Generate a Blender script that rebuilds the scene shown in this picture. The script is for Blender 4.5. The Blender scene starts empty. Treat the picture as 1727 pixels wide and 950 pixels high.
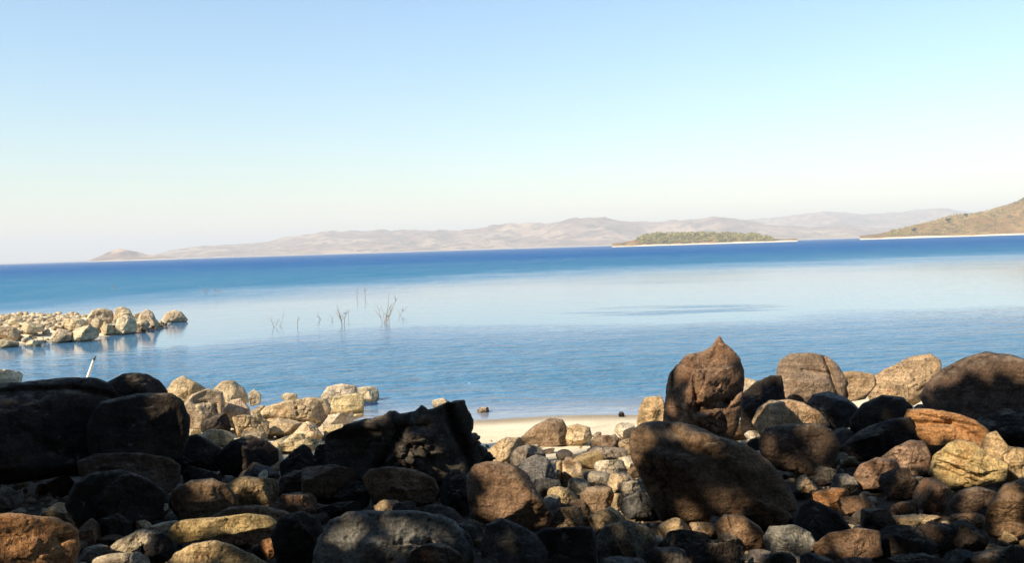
import bpy, math, random
import numpy as np
from mathutils import Vector, Matrix, Euler

sc = bpy.context.scene
R_ = math.radians
random.seed(7)
rng = np.random.default_rng(7)

# ------------------------------------------------------------------ camera
W0, H0, F0 = 1727.0, 950.0, 1495.0          # photograph frame, focal length in its pixels
CAM = Vector((0.0, 0.0, 2.5))
PITCH, ROLL = R_(2.165), R_(-1.757)
cam_d = bpy.data.cameras.new('camera')
cam_d.sensor_fit = 'HORIZONTAL'
cam_d.sensor_width = 36.0
cam_d.lens = 36.0 * F0 / W0
cam_d.clip_start = 0.05
cam_d.clip_end = 60000.0
cam = bpy.data.objects.new('camera', cam_d)
sc.collection.objects.link(cam)
CROT = Euler((math.pi / 2 - PITCH, 0, 0)).to_matrix() @ Matrix.Rotation(ROLL, 3, 'Z')
cam.matrix_world = Matrix.Translation(CAM) @ CROT.to_4x4()
sc.camera = cam

# ------------------------------------------------------------------ sky, sun, exposure
SUN_EL = R_(38.0)
SUN_H = Vector((-0.80, -0.60, 0)).normalized()          # towards the sun, on the map
SUN = Vector((SUN_H.x * math.cos(SUN_EL), SUN_H.y * math.cos(SUN_EL), math.sin(SUN_EL)))
world = bpy.data.worlds.new('World')
sc.world = world
world.use_nodes = True
wn = world.node_tree
wn.nodes.clear()
sky = wn.nodes.new('ShaderNodeTexSky')
sky.sky_type = 'NISHITA'
sky.sun_disc = False
sky.sun_elevation = SUN_EL
sky.sun_rotation = math.atan2(SUN_H.x, SUN_H.y)
sky.altitude = 300.0
sky.air_density = 1.72
sky.dust_density = 0.0
sky.ozone_density = 7.0
bg = wn.nodes.new('ShaderNodeBackground')
bg.inputs['Strength'].default_value = 0.098
wo = wn.nodes.new('ShaderNodeOutputWorld')
wn.links.new(sky.outputs[0], bg.inputs[0])
wn.links.new(bg.outputs[0], wo.inputs[0])

sun_d = bpy.data.lights.new('sun', 'SUN')
sun_d.energy = 5.0
sun_d.angle = R_(0.53)
sun_d.color = (1.0, 0.87, 0.66)
sun = bpy.data.objects.new('sun', sun_d)
sun.rotation_euler = SUN.to_track_quat('Z', 'Y').to_euler()
sun.location = (-20, -20, 30)
sc.collection.objects.link(sun)

sc.view_settings.view_transform = 'Standard'
sc.view_settings.look = 'None'
sc.view_settings.gamma = 1.0
sc.view_settings.use_curve_mapping = False
sc.view_settings.exposure = 0.98
sc.render.engine = 'CYCLES'
sc.cycles.use_denoising = True
sc.cycles.max_bounces = 6
sc.cycles.diffuse_bounces = 3
sc.cycles.glossy_bounces = 3
sc.cycles.volume_bounces = 0
sc.cycles.sample_clamp_indirect = 6.0

# ------------------------------------------------------------------ helpers
RIGHT = CROT @ Vector((1, 0, 0))
UP = CROT @ Vector((0, 1, 0))
FWD = CROT @ Vector((0, 0, -1))

def ray(px, py):
    return CROT @ Vector((px - W0 / 2, H0 / 2 - py, -F0))

def at(px, py, Y):
    r = ray(px, py)
    return CAM + r * (Y / r.y)

def to_px(p):
    v = CROT.transposed() @ (Vector(p) - CAM)
    if v.z > -0.05:
        return None
    return (W0 / 2 + F0 * v.x / -v.z, H0 / 2 - F0 * v.y / -v.z)

def horizon(px):
    return 445.2 - 53.0 * px / W0

def link(o, parent=None):
    sc.collection.objects.link(o)
    if parent is not None:
        o.parent = parent
    return o

def mesh_np(name, verts, faces, mat=None, smooth=True):
    me = bpy.data.meshes.new(name)
    verts = np.asarray(verts, dtype=np.float32)
    faces = np.asarray(faces, dtype=np.int32)
    n = faces.shape[1]
    me.vertices.add(len(verts))
    me.vertices.foreach_set('co', verts.ravel())
    me.loops.add(faces.size)
    me.loops.foreach_set('vertex_index', faces.ravel())
    me.polygons.add(len(faces))
    me.polygons.foreach_set('loop_start', np.arange(0, faces.size, n, dtype=np.int32))
    me.polygons.foreach_set('use_smooth', np.full(len(faces), smooth))
    me.update(calc_edges=True)
    me.validate()
    if mat:
        me.materials.append(mat)
    return me

def tag(o, label=None, cat=None, group=None, kind=None):
    if label: o['label'] = label
    if cat: o['category'] = cat
    if group: o['group'] = group
    if kind: o['kind'] = kind
    return o

# numpy value noise ---------------------------------------------------
def _hash(ix, iy, iz, seed):
    h = (ix.astype(np.int64) * 374761393 + iy.astype(np.int64) * 668265263 + iz.astype(np.int64) * 2147483647 + seed * 1274126177) & 0xffffffff
    h = ((h ^ (h >> 13)) * 1274126177) & 0xffffffff
    h = ((h ^ (h >> 16)) * 2246822519) & 0xffffffff
    return ((h ^ (h >> 15)) & 0xffffff) / float(0xffffff) * 2 - 1

def vnoise(p, seed=0):
    p = np.asarray(p, dtype=np.float64)
    i = np.floor(p).astype(np.int64)
    f = p - i
    u = f * f * f * (f * (f * 6 - 15) + 10)
    r = 0
    for dx in (0, 1):
        wx = u[:, 0] if dx else 1 - u[:, 0]
        for dy in (0, 1):
            wy = u[:, 1] if dy else 1 - u[:, 1]
            for dz in (0, 1):
                wz = u[:, 2] if dz else 1 - u[:, 2]
                r = r + wx * wy * wz * _hash(i[:, 0] + dx, i[:, 1] + dy, i[:, 2] + dz, seed)
    return r

def fbm(p, octv=4, seed=0, gain=0.5):
    a, r, s = 1.0, 0, 0
    p = np.asarray(p, dtype=np.float64)
    for k in range(octv):
        r = r + a * vnoise(p + 17.3 * k, seed + k)
        s += a
        a *= gain
        p = p * 2.03
    return r / s

# ------------------------------------------------------------------ materials
class NT:
    def __init__(self, name):
        self.m = bpy.data.materials.new(name)
        self.m.use_nodes = True
        self.t = self.m.node_tree
        self.t.nodes.clear()
        self.out = self.t.nodes.new('ShaderNodeOutputMaterial')
    def n(self, kind, **kw):
        nd = self.t.nodes.new('ShaderNode' + kind)
        for k, v in kw.items():
            if k.startswith('i_'):
                nd.inputs[k[2:].replace('_', ' ')].default_value = v
            else:
                setattr(nd, k, v)
        return nd
    def l(self, a, b):
        self.t.links.new(a, b)
    def val(self, x, sock):
        if hasattr(x, 'is_linked') or hasattr(x, 'links'):
            self.l(x, sock)
        else:
            sock.default_value = x
    def math(self, op, a, b=0.0, c=None, clamp=False):
        nd = self.n('Math', operation=op, use_clamp=clamp)
        self.val(a, nd.inputs[0]); self.val(b, nd.inputs[1])
        if c is not None: self.val(c, nd.inputs[2])
        return nd.outputs[0]
    def smooth(self, x, lo, hi, a=0.0, b=1.0):
        nd = self.n('MapRange', interpolation_type='SMOOTHSTEP')
        self.val(x, nd.inputs[0]); self.val(lo, nd.inputs[1]); self.val(hi, nd.inputs[2])
        self.val(a, nd.inputs[3]); self.val(b, nd.inputs[4])
        return nd.outputs[0]
    def mix(self, f, a, b, mode='MIX'):
        nd = self.n('Mix', data_type='RGBA', blend_type=mode)
        self.val(f, nd.inputs[0]); self.val(a, nd.inputs[6]); self.val(b, nd.inputs[7])
        return nd.outputs[2]
    def noise(self, vec, scale, detail=4, rough=0.55, dist=0.0):
        nd = self.n('TexNoise')
        nd.inputs['Scale'].default_value = scale
        nd.inputs['Detail'].default_value = detail
        nd.inputs['Roughness'].default_value = rough
        nd.inputs['Distortion'].default_value = dist
        if vec is not None: self.l(vec, nd.inputs['Vector'])
        return nd.outputs['Fac']
    def voro(self, vec, scale, feat='F1', rnd=1.0):
        nd = self.n('TexVoronoi', feature=feat)
        nd.inputs['Scale'].default_value = scale
        nd.inputs['Randomness'].default_value = rnd
        if vec is not None: self.l(vec, nd.inputs['Vector'])
        return nd
    def bump(self, h, strength, dist, nrm=None):
        nd = self.n('Bump')
        nd.inputs['Strength'].default_value = strength
        nd.inputs['Distance'].default_value = dist
        self.l(h, nd.inputs['Height'])
        if nrm is not None: self.l(nrm, nd.inputs['Normal'])
        return nd.outputs[0]
    def pbsdf(self, col, rough=0.85, spec=0.25, nrm=None):
        p = self.n('BsdfPrincipled')
        self.val(col, p.inputs['Base Color'])
        self.val(rough, p.inputs['Roughness'])
        self.val(spec, p.inputs['Specular IOR Level'])
        if nrm is not None: self.l(nrm, p.inputs['Normal'])
        self.l(p.outputs[0], self.out.inputs[0])
        return p

def rock_material(name, pit=0.0, crack=1.0, speck=0.5):
    t = NT(name)
    oi = t.n('ObjectInfo')
    tc = t.n('TexCoord')
    off = t.n('VectorMath', operation='MULTIPLY_ADD')
    t.l(oi.outputs['Random'], off.inputs[0])
    off.inputs[1].default_value = (37.0, 91.0, 53.0)
    t.l(tc.outputs['Object'], off.inputs[2])
    v = off.outputs[0]
    base = oi.outputs['Color']
    big = t.noise(v, 2.2, 5, 0.6, 0.6)
    mid = t.noise(v, 9.0, 6, 0.62, 0.3)
    fine = t.noise(v, 55.0, 4, 0.7)
    k1 = t.smooth(big, 0.30, 0.72, 0.70, 1.22)
    k2 = t.smooth(mid, 0.25, 0.75, 0.70, 1.25)
    k3 = t.smooth(fine, 0.30, 0.70, 0.58, 1.38)
    lay = t.n('Mapping'); lay.inputs['Rotation'].default_value = (0.5, 0.35, 0.2); lay.inputs['Scale'].default_value = (1.6, 1.6, 22.0)
    t.l(v, lay.inputs['Vector'])
    strata = t.noise(lay.outputs[0], 1.0, 5, 0.65, 0.6)
    k3 = t.math('MULTIPLY', k3, t.smooth(strata, 0.34, 0.62, 0.74, 1.14))
    streak = t.n('Mapping'); streak.inputs['Scale'].default_value = (11.0, 11.0, 1.1); t.l(v, streak.inputs['Vector'])
    k3 = t.math('MULTIPLY', k3, t.smooth(t.noise(streak.outputs[0], 1.0, 4, 0.6), 0.54, 0.68, 1.0, 0.72))
    k = t.math('MULTIPLY', t.math('MULTIPLY', k1, k2), k3)
    kk = t.n('CombineColor')
    for i in range(3): t.l(k, kk.inputs[i])
    c = t.mix(1.0, base, kk.outputs[0], 'MULTIPLY')
    # weathering tints: rust-brown varnish and grey lichen bloom
    var = t.smooth(t.noise(v, 3.6, 4, 0.6, 1.2), 0.52, 0.70)
    c = t.mix(t.math('MULTIPLY', var, 0.55), c, t.mix(1.0, c, (0.62, 0.42, 0.30, 1), 'MULTIPLY'))
    lich = t.smooth(t.noise(v, 14.0, 5, 0.7, 0.4), 0.62, 0.74)
    c = t.mix(t.math('MULTIPLY', lich, speck), c, t.mix(0.55, c, (0.42, 0.40, 0.34, 1)))
    gr = t.voro(v, 120.0)
    dark = t.smooth(gr.outputs['Distance'], 0.10, 0.34, 0.72, 1.0)
    dk = t.n('CombineColor')
    for i in range(3): t.l(dark, dk.inputs[i])
    c = t.mix(0.8, c, dk.outputs[0], 'MULTIPLY')
    # pale dust settled on the upper faces
    gn = t.n('NewGeometry'); sn = t.n('SeparateXYZ'); t.l(gn.outputs['Normal'], sn.inputs[0])
    dust = t.math('MULTIPLY', t.smooth(sn.outputs[2], 0.62, 0.95), t.smooth(mid, 0.40, 0.62, 0.0, 0.30))
    c = t.mix(dust, c, (0.40, 0.32, 0.22, 1))
    # damp stain close to the water level
    geo = t.n('NewGeometry')
    sx = t.n('SeparateXYZ'); t.l(geo.outputs['Position'], sx.inputs[0])
    zz = t.math('ADD', sx.outputs[2], t.math('MULTIPLY', t.math('SUBTRACT', mid, 0.5), 0.06))
    wet = t.smooth(zz, 0.03, 0.10, 0.32, 1.0)
    wc = t.n('CombineColor')
    for i in range(3): t.l(wet, wc.inputs[i])
    c = t.mix(1.0, c, wc.outputs[0], 'MULTIPLY')
    # relief: cracks, lumps, grain, pits
    warp = t.n('VectorMath', operation='MULTIPLY_ADD')
    nz = t.n('TexNoise'); nz.inputs['Scale'].default_value = 2.5; nz.inputs['Detail'].default_value = 3
    t.l(v, nz.inputs['Vector'])
    t.l(nz.outputs['Color'], warp.inputs[0]); warp.inputs[1].default_value = (0.7, 0.7, 0.7); t.l(v, warp.inputs[2])
    ce = t.voro(warp.outputs[0], 1.35, 'DISTANCE_TO_EDGE')
    cr = t.smooth(ce.outputs['Distance'], 0.0, 0.022)
    gate = t.smooth(t.noise(v, 1.7, 2), 0.47, 0.60)
    cr = t.math('SUBTRACT', 1.0, t.math('MULTIPLY', t.math('SUBTRACT', 1.0, cr), gate))
    crd = t.n('CombineColor')
    crk = t.smooth(cr, 0.0, 1.0, 0.45, 1.0)
    for i in range(3): t.l(crk, crd.inputs[i])
    c = t.mix(crack, c, crd.outputs[0], 'MULTIPLY')
    b = t.bump(cr, 0.6 * crack, 0.03)
    b = t.bump(t.noise(v, 7.0, 6, 0.68, 0.4), 0.9, 0.09, b)
    if pit > 0:
        pv = t.voro(v, 13.0)
        pk = t.smooth(pv.outputs['Distance'], 0.06, 0.20, 0.25, 1.0)
        pc = t.n('CombineColor')
        for i in range(3): t.l(pk, pc.inputs[i])
        pg = t.smooth(t.noise(v, 4.0, 3), 0.45, 0.58)
        c = t.mix(pg, c, t.mix(1.0, c, pc.outputs[0], 'MULTIPLY'))
        b = t.bump(t.smooth(pv.outputs['Distance'], 0.08, 0.30), pit, 0.03, b)
    b = t.bump(strata, 0.45, 0.03, b)
    b = t.bump(fine, 0.8, 0.014, b)
    t.pbsdf(c, 0.88, 0.2, b)
    return t.m

M_ROCK = rock_material('granite')
M_PIT = rock_material('pitted_granite', pit=0.8, crack=0.6, speck=0.8)
M_SMALL = rock_material('pebble_stone', crack=0.0)

def sand_material():
    t = NT('sand')
    geo = t.n('NewGeometry')
    v = geo.outputs['Position']
    s = t.n('SeparateXYZ'); t.l(v, s.inputs[0])
    n1 = t.noise(v, 1.3, 5, 0.6)
    n2 = t.noise(v, 24.0, 5, 0.7)
    n3 = t.noise(v, 180.0, 2, 0.6)
    c = t.mix(t.smooth(n1, 0.35, 0.65), (0.76, 0.645, 0.44, 1), (0.85, 0.745, 0.54, 1))
    c = t.mix(t.math('MULTIPLY', t.smooth(n2, 0.52, 0.68), 0.5), c, (0.36, 0.26, 0.16, 1))
    c = t.mix(t.smooth(n3, 0.60, 0.75), c, (0.25, 0.19, 0.13, 1))
    # earth and leaf litter on the bank, and shade painted into the foreground gaps
    litter_shade = t.mix(t.smooth(t.noise(v, 6.0, 5, 0.7), 0.4, 0.6), (0.050, 0.036, 0.024, 1), (0.11, 0.080, 0.052, 1))
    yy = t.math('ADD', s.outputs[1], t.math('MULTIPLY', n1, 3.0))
    c = t.mix(t.smooth(yy, 10.0, 12.0, 1.0, 0.0), c, litter_shade)
    zz = t.math('ADD', s.outputs[2], t.math('MULTIPLY', t.math('SUBTRACT', n2, 0.5), 0.02))
    wet = t.smooth(zz, 0.006, 0.055)
    c = t.mix(wet, t.mix(1.0, c, (0.45, 0.42, 0.42, 1), 'MULTIPLY'), c)
    b = t.bump(n2, 0.8, 0.05)
    b = t.bump(n3, 0.6, 0.01, b)
    t.pbsdf(c, 0.9, 0.2, b)
    return t.m

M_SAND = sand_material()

def water_material():
    t = NT('lake_water')
    geo = t.n('NewGeometry')
    v = geo.outputs['Position']
    s = t.n('SeparateXYZ'); t.l(v, s.inputs[0])
    X, Y = s.outputs[0], s.outputs[1]
    def stretched(fx, fy):
        m = t.n('Mapping'); m.inputs['Scale'].default_value = (fx, fy, 1.0); t.l(v, m.inputs['Vector']); return m.outputs[0]
    wob = t.math('MULTIPLY', t.math('SUBTRACT', t.noise(stretched(0.035, 0.05), 1.0, 4, 0.6), 0.5), 1.0)
    thr = t.math('ADD', 80.0, t.math('ADD', t.math('MULTIPLY', t.math('MINIMUM', X, 0.0), 1.25), t.math('MULTIPLY', t.math('MAXIMUM', X, 0.0), 0.25)))
    d = t.math('ADD', t.math('SUBTRACT', Y, thr), t.math('MULTIPLY', wob, 45.0))
    far = t.smooth(d, -30.0, 34.0)
    lee = t.smooth(X, -12.0, -5.0, 6.0, 0.0)
    near = t.smooth(t.math('ADD', t.math('ADD', Y, lee), t.math('MULTIPLY', wob, 18.0)), 17.0, 31.0, 1.0, 0.0)
    # one cat's-paw of wind on the calm band
    ex = t.math('DIVIDE', t.math('SUBTRACT', X, 5.8), 4.2)
    ey = t.math('DIVIDE', t.math('SUBTRACT', Y, 33.0), 2.6)
    e = t.math('ADD', t.math('ADD', t.math('MULTIPLY', ex, ex), t.math('MULTIPLY', ey, ey)), t.math('MULTIPLY', wob, 2.4))
    paw = t.math('MULTIPLY', t.smooth(e, 0.0, 1.5, 0.6, 0.0), t.smooth(t.noise(stretched(0.12, 0.8), 1.0, 4, 0.6), 0.40, 0.60))
    shore = t.smooth(t.math('ADD', Y, t.math('MULTIPLY', wob, 3.0)), 12.6, 16.0)
    streak = t.smooth(t.noise(stretched(0.10, 0.55), 1.0, 5, 0.65), 0.40, 0.62, 0.65, 1.0)
    nearm = t.math('MULTIPLY', t.math('MULTIPLY', near, shore), streak)
    ruff = t.math('MAXIMUM', t.math('MAXIMUM', far, t.math('MULTIPLY', nearm, 0.8)), paw)
    deep = t.smooth(Y, 60.0, 260.0)
    gust = t.smooth(t.noise(stretched(0.012, 0.035), 1.0, 6, 0.7, 0.5), 0.36, 0.64)
    chop = t.smooth(t.noise(stretched(0.30, 0.085), 1.0, 5, 0.75), 0.36, 0.64)
    farmix = t.math('MULTIPLY', far, t.math('ADD', 0.36, t.math('ADD', t.math('MULTIPLY', gust, 0.24), t.math('MULTIPLY', chop, 0.38))))
    body = t.mix(deep, (0.040, 0.150, 0.255, 1), (0.003, 0.080, 0.235, 1))
    body = t.mix(ruff, (0.06, 0.17, 0.30, 1), body)
    # sandy bottom showing through the shallows
    shal = t.smooth(Y, 12.7, 15.0, 0.75, 0.0)
    body = t.mix(shal, body, (0.26, 0.24, 0.25, 1))
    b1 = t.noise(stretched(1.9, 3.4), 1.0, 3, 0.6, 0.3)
    b2 = t.noise(stretched(0.6, 1.2), 1.0, 2, 0.6, 0.4)
    bs = t.math('ADD', 0.03, t.math('ADD', t.math('MULTIPLY', ruff, 0.50), t.math('MULTIPLY', nearm, 0.9)))
    bn = t.n('Bump'); bn.inputs['Distance'].default_value = 0.22
    t.l(b1, bn.inputs['Height']); t.l(bs, bn.inputs['Strength'])
    bn2 = t.n('Bump'); bn2.inputs['Distance'].default_value = 0.30
    t.l(b2, bn2.inputs['Height']); t.l(t.math('MULTIPLY', bs, 0.9), bn2.inputs['Strength']); t.l(bn.outputs[0], bn2.inputs['Normal'])
    rough = t.math('ADD', 0.045, t.math('MULTIPLY', ruff, 0.22))
    spec = t.smooth(ruff, 0.0, 1.0, 0.5, t.smooth(far, 0.0, 1.0, 0.18, 0.015))
    p = t.pbsdf(body, rough, spec, bn2.outputs[0])
    p.inputs['IOR'].default_value = 1.33
    # wind waves turn their faces to the viewer: more of the water's own blue, less mirror
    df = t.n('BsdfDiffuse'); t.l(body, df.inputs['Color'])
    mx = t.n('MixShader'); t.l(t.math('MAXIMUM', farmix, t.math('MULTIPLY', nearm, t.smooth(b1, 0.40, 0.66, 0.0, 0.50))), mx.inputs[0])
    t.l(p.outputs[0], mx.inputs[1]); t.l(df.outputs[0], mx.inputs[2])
    t.l(mx.outputs[0], t.out.inputs[0])
    return t.m

M_WATER = water_material()

def plain(name, c1, c2, scale, rough=0.9, detail=5):
    t = NT(name)
    tc = t.n('TexCoord')
    n = t.noise(tc.outputs['Object'], scale, detail, 0.65)
    t.pbsdf(t.mix(t.smooth(n, 0.35, 0.65), c1, c2), rough, 0.2, t.bump(n, 0.4, 0.5 / scale))
    return t.m

# ------------------------------------------------------------------ terrain
def sst(x, a, b):
    u = np.clip((np.asarray(x, dtype=float) - a) / (b - a), 0, 1)
    return u * u * (3 - 2 * u)

SPIT = np.array([(-60, 15), (-24, 22.5), (-15.6, 26.6), (-13.7, 28.4), (-12.7, 30.2), (-12.6, 32.0), (-13.3, 34.5), (-16.5, 37.0), (-26, 41), (-60, 46)], dtype=float)

def poly_sd(x, y, P):
    d = np.full(x.shape, 1e9)
    inside = np.zeros(x.shape, bool)
    for i in range(len(P)):
        a, b = P[i], P[(i + 1) % len(P)]
        e = b - a
        t = np.clip(((x - a[0]) * e[0] + (y - a[1]) * e[1]) / (e @ e), 0, 1)
        d = np.minimum(d, np.hypot(x - a[0] - t * e[0], y - a[1] - t * e[1]))
        c = ((a[1] > y) != (b[1] > y)) & (x < (b[0] - a[0]) * (y - a[1]) / (b[1] - a[1] + 1e-12) + a[0])
        inside ^= c
    return np.where(inside, d, -d)

def shore_y(x):
    x = np.asarray(x, dtype=float)
    return 12.95 + 1.4 * sst(-x, 2.2, 3.3) + 1.2 * sst(x, 2.0, 3.6) + 0.8 * sst(x, 6, 12) + 30 * sst(-x, 22, 40) + 25 * sst(x, 22, 60) + 0.08 * np.sin(x * 2.1)

def terrain(x, y):
    x = np.atleast_1d(np.asarray(x, dtype=float)); y = np.atleast_1d(np.asarray(y, dtype=float))
    s = shore_y(x) - y
    z = np.where(s > 0, 0.060 * s, 0.16 * s)
    z = np.where(s > 13.5, 0.81 + (s - 13.5) * 0.16, z)
    z = np.minimum(z, 9 + 0.01 * s)
    z = z + fbm(np.stack([x * 0.9, y * 0.9, x * 0], 1), 3, 5) * 0.05 * sst(s, 0.8, 3.0)
    z = np.maximum(z, -1.6)
    sd = poly_sd(x, y, SPIT)
    zs = np.where(sd > 0, np.minimum(0.20 * sd, 0.28 + 0.015 * sd), 0.3 * sd)
    zs = zs + fbm(np.stack([x * 0.7, y * 0.7, x * 0 + 4], 1), 3, 9) * 0.10 * sst(sd, 0.2, 1.0)
    return np.maximum(z, np.maximum(zs, -1.6))

def tz(x, y):
    return float(terrain(x, y)[0])

def ground_Y(px, py, y0=3.0, y1=45.0):
    ys = np.arange(y0, y1, 0.04)
    r = ray(px, py)
    xs = CAM.x + r.x / r.y * ys
    zs = CAM.z + r.z / r.y * ys
    hit = np.nonzero(zs <= np.maximum(terrain(xs, ys), -0.02))[0]
    return float(ys[hit[0]]) if len(hit) else y1

def grid_mesh(name, xs, ys, zf, mat):
    gx, gy = np.meshgrid(xs, ys)
    gz = zf(gx.ravel(), gy.ravel())
    v = np.stack([gx.ravel(), gy.ravel(), gz], 1)
    nx, ny = len(xs), len(ys)
    i = np.arange((nx - 1) * (ny - 1))
    r, c = i // (nx - 1), i % (nx - 1)
    a = r * nx + c
    f = np.stack([a, a + 1, a + nx + 1, a + nx], 1)
    return mesh_np(name, v, f, mat)

xs = np.concatenate([np.linspace(-600, -60, 16)[:-1], np.linspace(-60, -26, 30)[:-1], np.linspace(-26, -8, 90)[:-1], np.arange(-8, 10, 0.07), np.linspace(10, 40, 60), np.linspace(44, 600, 20)])
ys = np.concatenate([np.linspace(-600, -40, 18)[:-1], np.linspace(-40, 3, 60)[:-1], np.arange(3, 16, 0.07), np.linspace(16, 45, 150), np.linspace(47, 90, 12)])
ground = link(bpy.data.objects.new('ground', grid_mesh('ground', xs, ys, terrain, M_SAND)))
tag(ground, 'pale sandy shore sloping down to the lake', kind='structure')

wx = np.array([-15000., -4000, -1000, -300, -80, 80, 300, 1000, 4000, 15000])
wy = np.array([-30., 10, 40, 120, 400, 1500, 5000, 15000])
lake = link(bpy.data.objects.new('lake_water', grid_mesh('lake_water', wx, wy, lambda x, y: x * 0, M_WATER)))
tag(lake, 'blue lake water with calm and wind-ruffled bands', kind='structure')

# ------------------------------------------------------------------ far hills, island, headland
def dry_hill_material(name, c1, c2, c3, s1, s2):
    t = NT(name)
    geo = t.n('NewGeometry')
    v = geo.outputs['Position']
    a = t.noise(v, s1, 6, 0.65, 0.5)
    b = t.noise(v, s2, 5, 0.7)
    c = t.mix(t.smooth(a, 0.40, 0.62), c1, c2)
    c = t.mix(t.smooth(b, 0.50, 0.60), c, c3)
    s = t.n('SeparateXYZ'); t.l(v, s.inputs[0])
    # bare drawdown strip of pale sand along the waterline
    zz = t.math('ADD', s.outputs[2], t.math('MULTIPLY', t.math('SUBTRACT', a, 0.5), 5.0))
    c = t.mix(t.smooth(zz, 1.0, 1.7), (0.60, 0.53, 0.42, 1), c)
    t.pbsdf(c, 0.95, 0.1)
    return t.m

M_FAR = dry_hill_material('far_dry_hillside', (0.17, 0.105, 0.075, 1), (0.40, 0.275, 0.18, 1), (0.075, 0.062, 0.045, 1), 0.006, 0.02)
M_HEAD = dry_hill_material('dry_grass_slope', (0.20, 0.115, 0.045, 1), (0.29, 0.185, 0.075, 1), (0.10, 0.075, 0.035, 1), 0.025, 0.09)

def hill_range(name, prof, Y0, depth, mat, rough, nx=220, ny=36, seed=1, label=None, kind='structure'):
    """heightfield: foot of the slope at Y0, crest at Y0 + depth; crest heights follow the skyline"""
    px = np.array([p[0] for p in prof], float); py = np.array([p[1] for p in prof], float)
    cols = np.linspace(px[0], px[-1], nx)
    top = np.interp(cols, px, py)
    ts = np.concatenate([np.linspace(0, 1, ny), np.linspace(1.08, 2.0, ny // 3)])
    V = np.zeros((len(ts), nx, 3))
    for j, t in enumerate(ts):
        Y = Y0 + depth * t
        for i, c in enumerate(cols):
            r = ray(c, horizon(c))
            Yc = Y0 + depth
            hc = max((horizon(c) - top[i]) / F0 * Yc + 2.5, 0.0)
            V[j, i] = (r.x / r.y * Y, Y, hc)
    n = fbm(np.stack([V[..., 0].ravel() / (depth * 0.35), V[..., 1].ravel() / (depth * 0.35), V[..., 0].ravel() * 0], 1), 5, seed).reshape(V.shape[:2])
    n2 = fbm(np.stack([V[..., 0].ravel() / (depth * 0.05), V[..., 1].ravel() / (depth * 0.12), V[..., 0].ravel() * 0 + 3], 1), 4, seed + 9).reshape(V.shape[:2])
    tt = ts[:, None]
    s = np.where(tt <= 1, np.sin(np.clip(tt, 0, 1) * math.pi / 2) ** 1.15, np.cos((np.clip(tt, 1, 2) - 1) * math.pi / 2))
    mid = np.sin(np.clip(tt, 0, 1) * math.pi)
    z = V[..., 2] * (s + rough * n * mid * 1.2) + V[..., 2] * rough * 0.22 * n2 * np.clip(tt * 4, 0, 1)
    V[..., 2] = np.maximum(z, 0) - 1.0 + np.clip(tt * 30, 0, 1) * 1.8
    nyy = len(ts)
    i = np.arange((nx - 1) * (nyy - 1)); r, c = i // (nx - 1), i % (nx - 1); a = r * nx + c
    f = np.stack([a, a + 1, a + nx + 1, a + nx], 1)
    o = link(bpy.data.objects.new(name, mesh_np(name, V.reshape(-1, 3), f, mat)))
    return tag(o, label, kind=kind)

hill_range('hills', [(1180, 404), (1230, 380), (1290, 370), (1340, 365), (1400, 359), (1440, 362), (1490, 361), (1530, 357), (1570, 352), (1600, 354), (1650, 362), (1727, 368), (1800, 380)], 4700, 900, M_FAR, 0.35, seed=3, label='faintest hazy hills beyond the island')
hill_range('hills', [(255, 436), (262, 431), (290, 425), (340, 416), (400, 412), (450, 408), (480, 402), (520, 397), (600, 394), (650, 392), (720, 390), (770, 391), (830, 387), (900, 383), (960, 379), (1010, 374), (1050, 373), (1100, 375), (1160, 372), (1220, 370), (1255, 374), (1300, 383), (1360, 385), (1420, 382), (1480, 386), (1540, 389), (1620, 390)], 3300, 900, M_FAR, 0.45, seed=5, label='long hazy range of dry hills across the lake')
hill_range('hills', [(148, 440.5), (165, 434), (182, 427), (200, 422), (215, 423), (232, 426), (250, 431), (268, 431), (300, 436)], 2500, 160, M_FAR, 0.3, nx=70, ny=20, seed=8, label='small hazy knoll at the left end of the hills')
hill_range('far_shore', [(-250, 451.5), (-100, 447), (0, 443.5), (80, 441), (150, 438.5), (230, 436)], 7500, 300, M_FAR, 0.1, nx=60, ny=10, seed=4, label='low pale far shore on the horizon')
hill_range('headland', [(1450, 399), (1480, 396), (1505, 391), (1530, 385), (1545, 381), (1575, 376), (1600, 370), (1625, 365), (1660, 358), (1690, 350), (1727, 339), (1800, 325), (1950, 300), (2100, 320), (2300, 350)], 900, 130, M_HEAD, 0.30, nx=200, ny=40, seed=12, label='tan grassy headland rising at the right')
hill_range('island', [(1032, 412.5), (1050, 410.5), (1075, 405), (1090, 400), (1130, 399), (1200, 398), (1270, 400), (1300, 404), (1325, 404.6), (1345, 403.5)], 1000, 36, M_HEAD, 0.2, nx=120, ny=24, seed=14, label='low island with a pale beach')

# scrub: clumps of leaf faces ----------------------------------------------------
def foliage_material(name, c1, c2, scale):
    t = NT(name)
    geo = t.n('NewGeometry')
    n = t.noise(geo.outputs['Position'], scale, 3, 0.6)
    c = t.mix(t.smooth(n, 0.38, 0.62), c1, c2)
    p = t.pbsdf(c, 0.8, 0.15)
    return t.m

M_SCRUB = foliage_material('dry_scrub_leaves', (0.21, 0.19, 0.06, 1), (0.33, 0.28, 0.10, 1), 0.10)
M_DARKTREE = foliage_material('dark_tree_leaves', (0.035, 0.045, 0.022, 1), (0.06, 0.07, 0.03, 1), 0.4)
M_SHADE = foliage_material('shade_tree_leaves', (0.030, 0.050, 0.014, 1), (0.055, 0.085, 0.024, 1), 2.0)
M_BARK = plain('tree_bark', (0.07, 0.05, 0.035, 1), (0.15, 0.115, 0.085, 1), 9.0)

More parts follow.
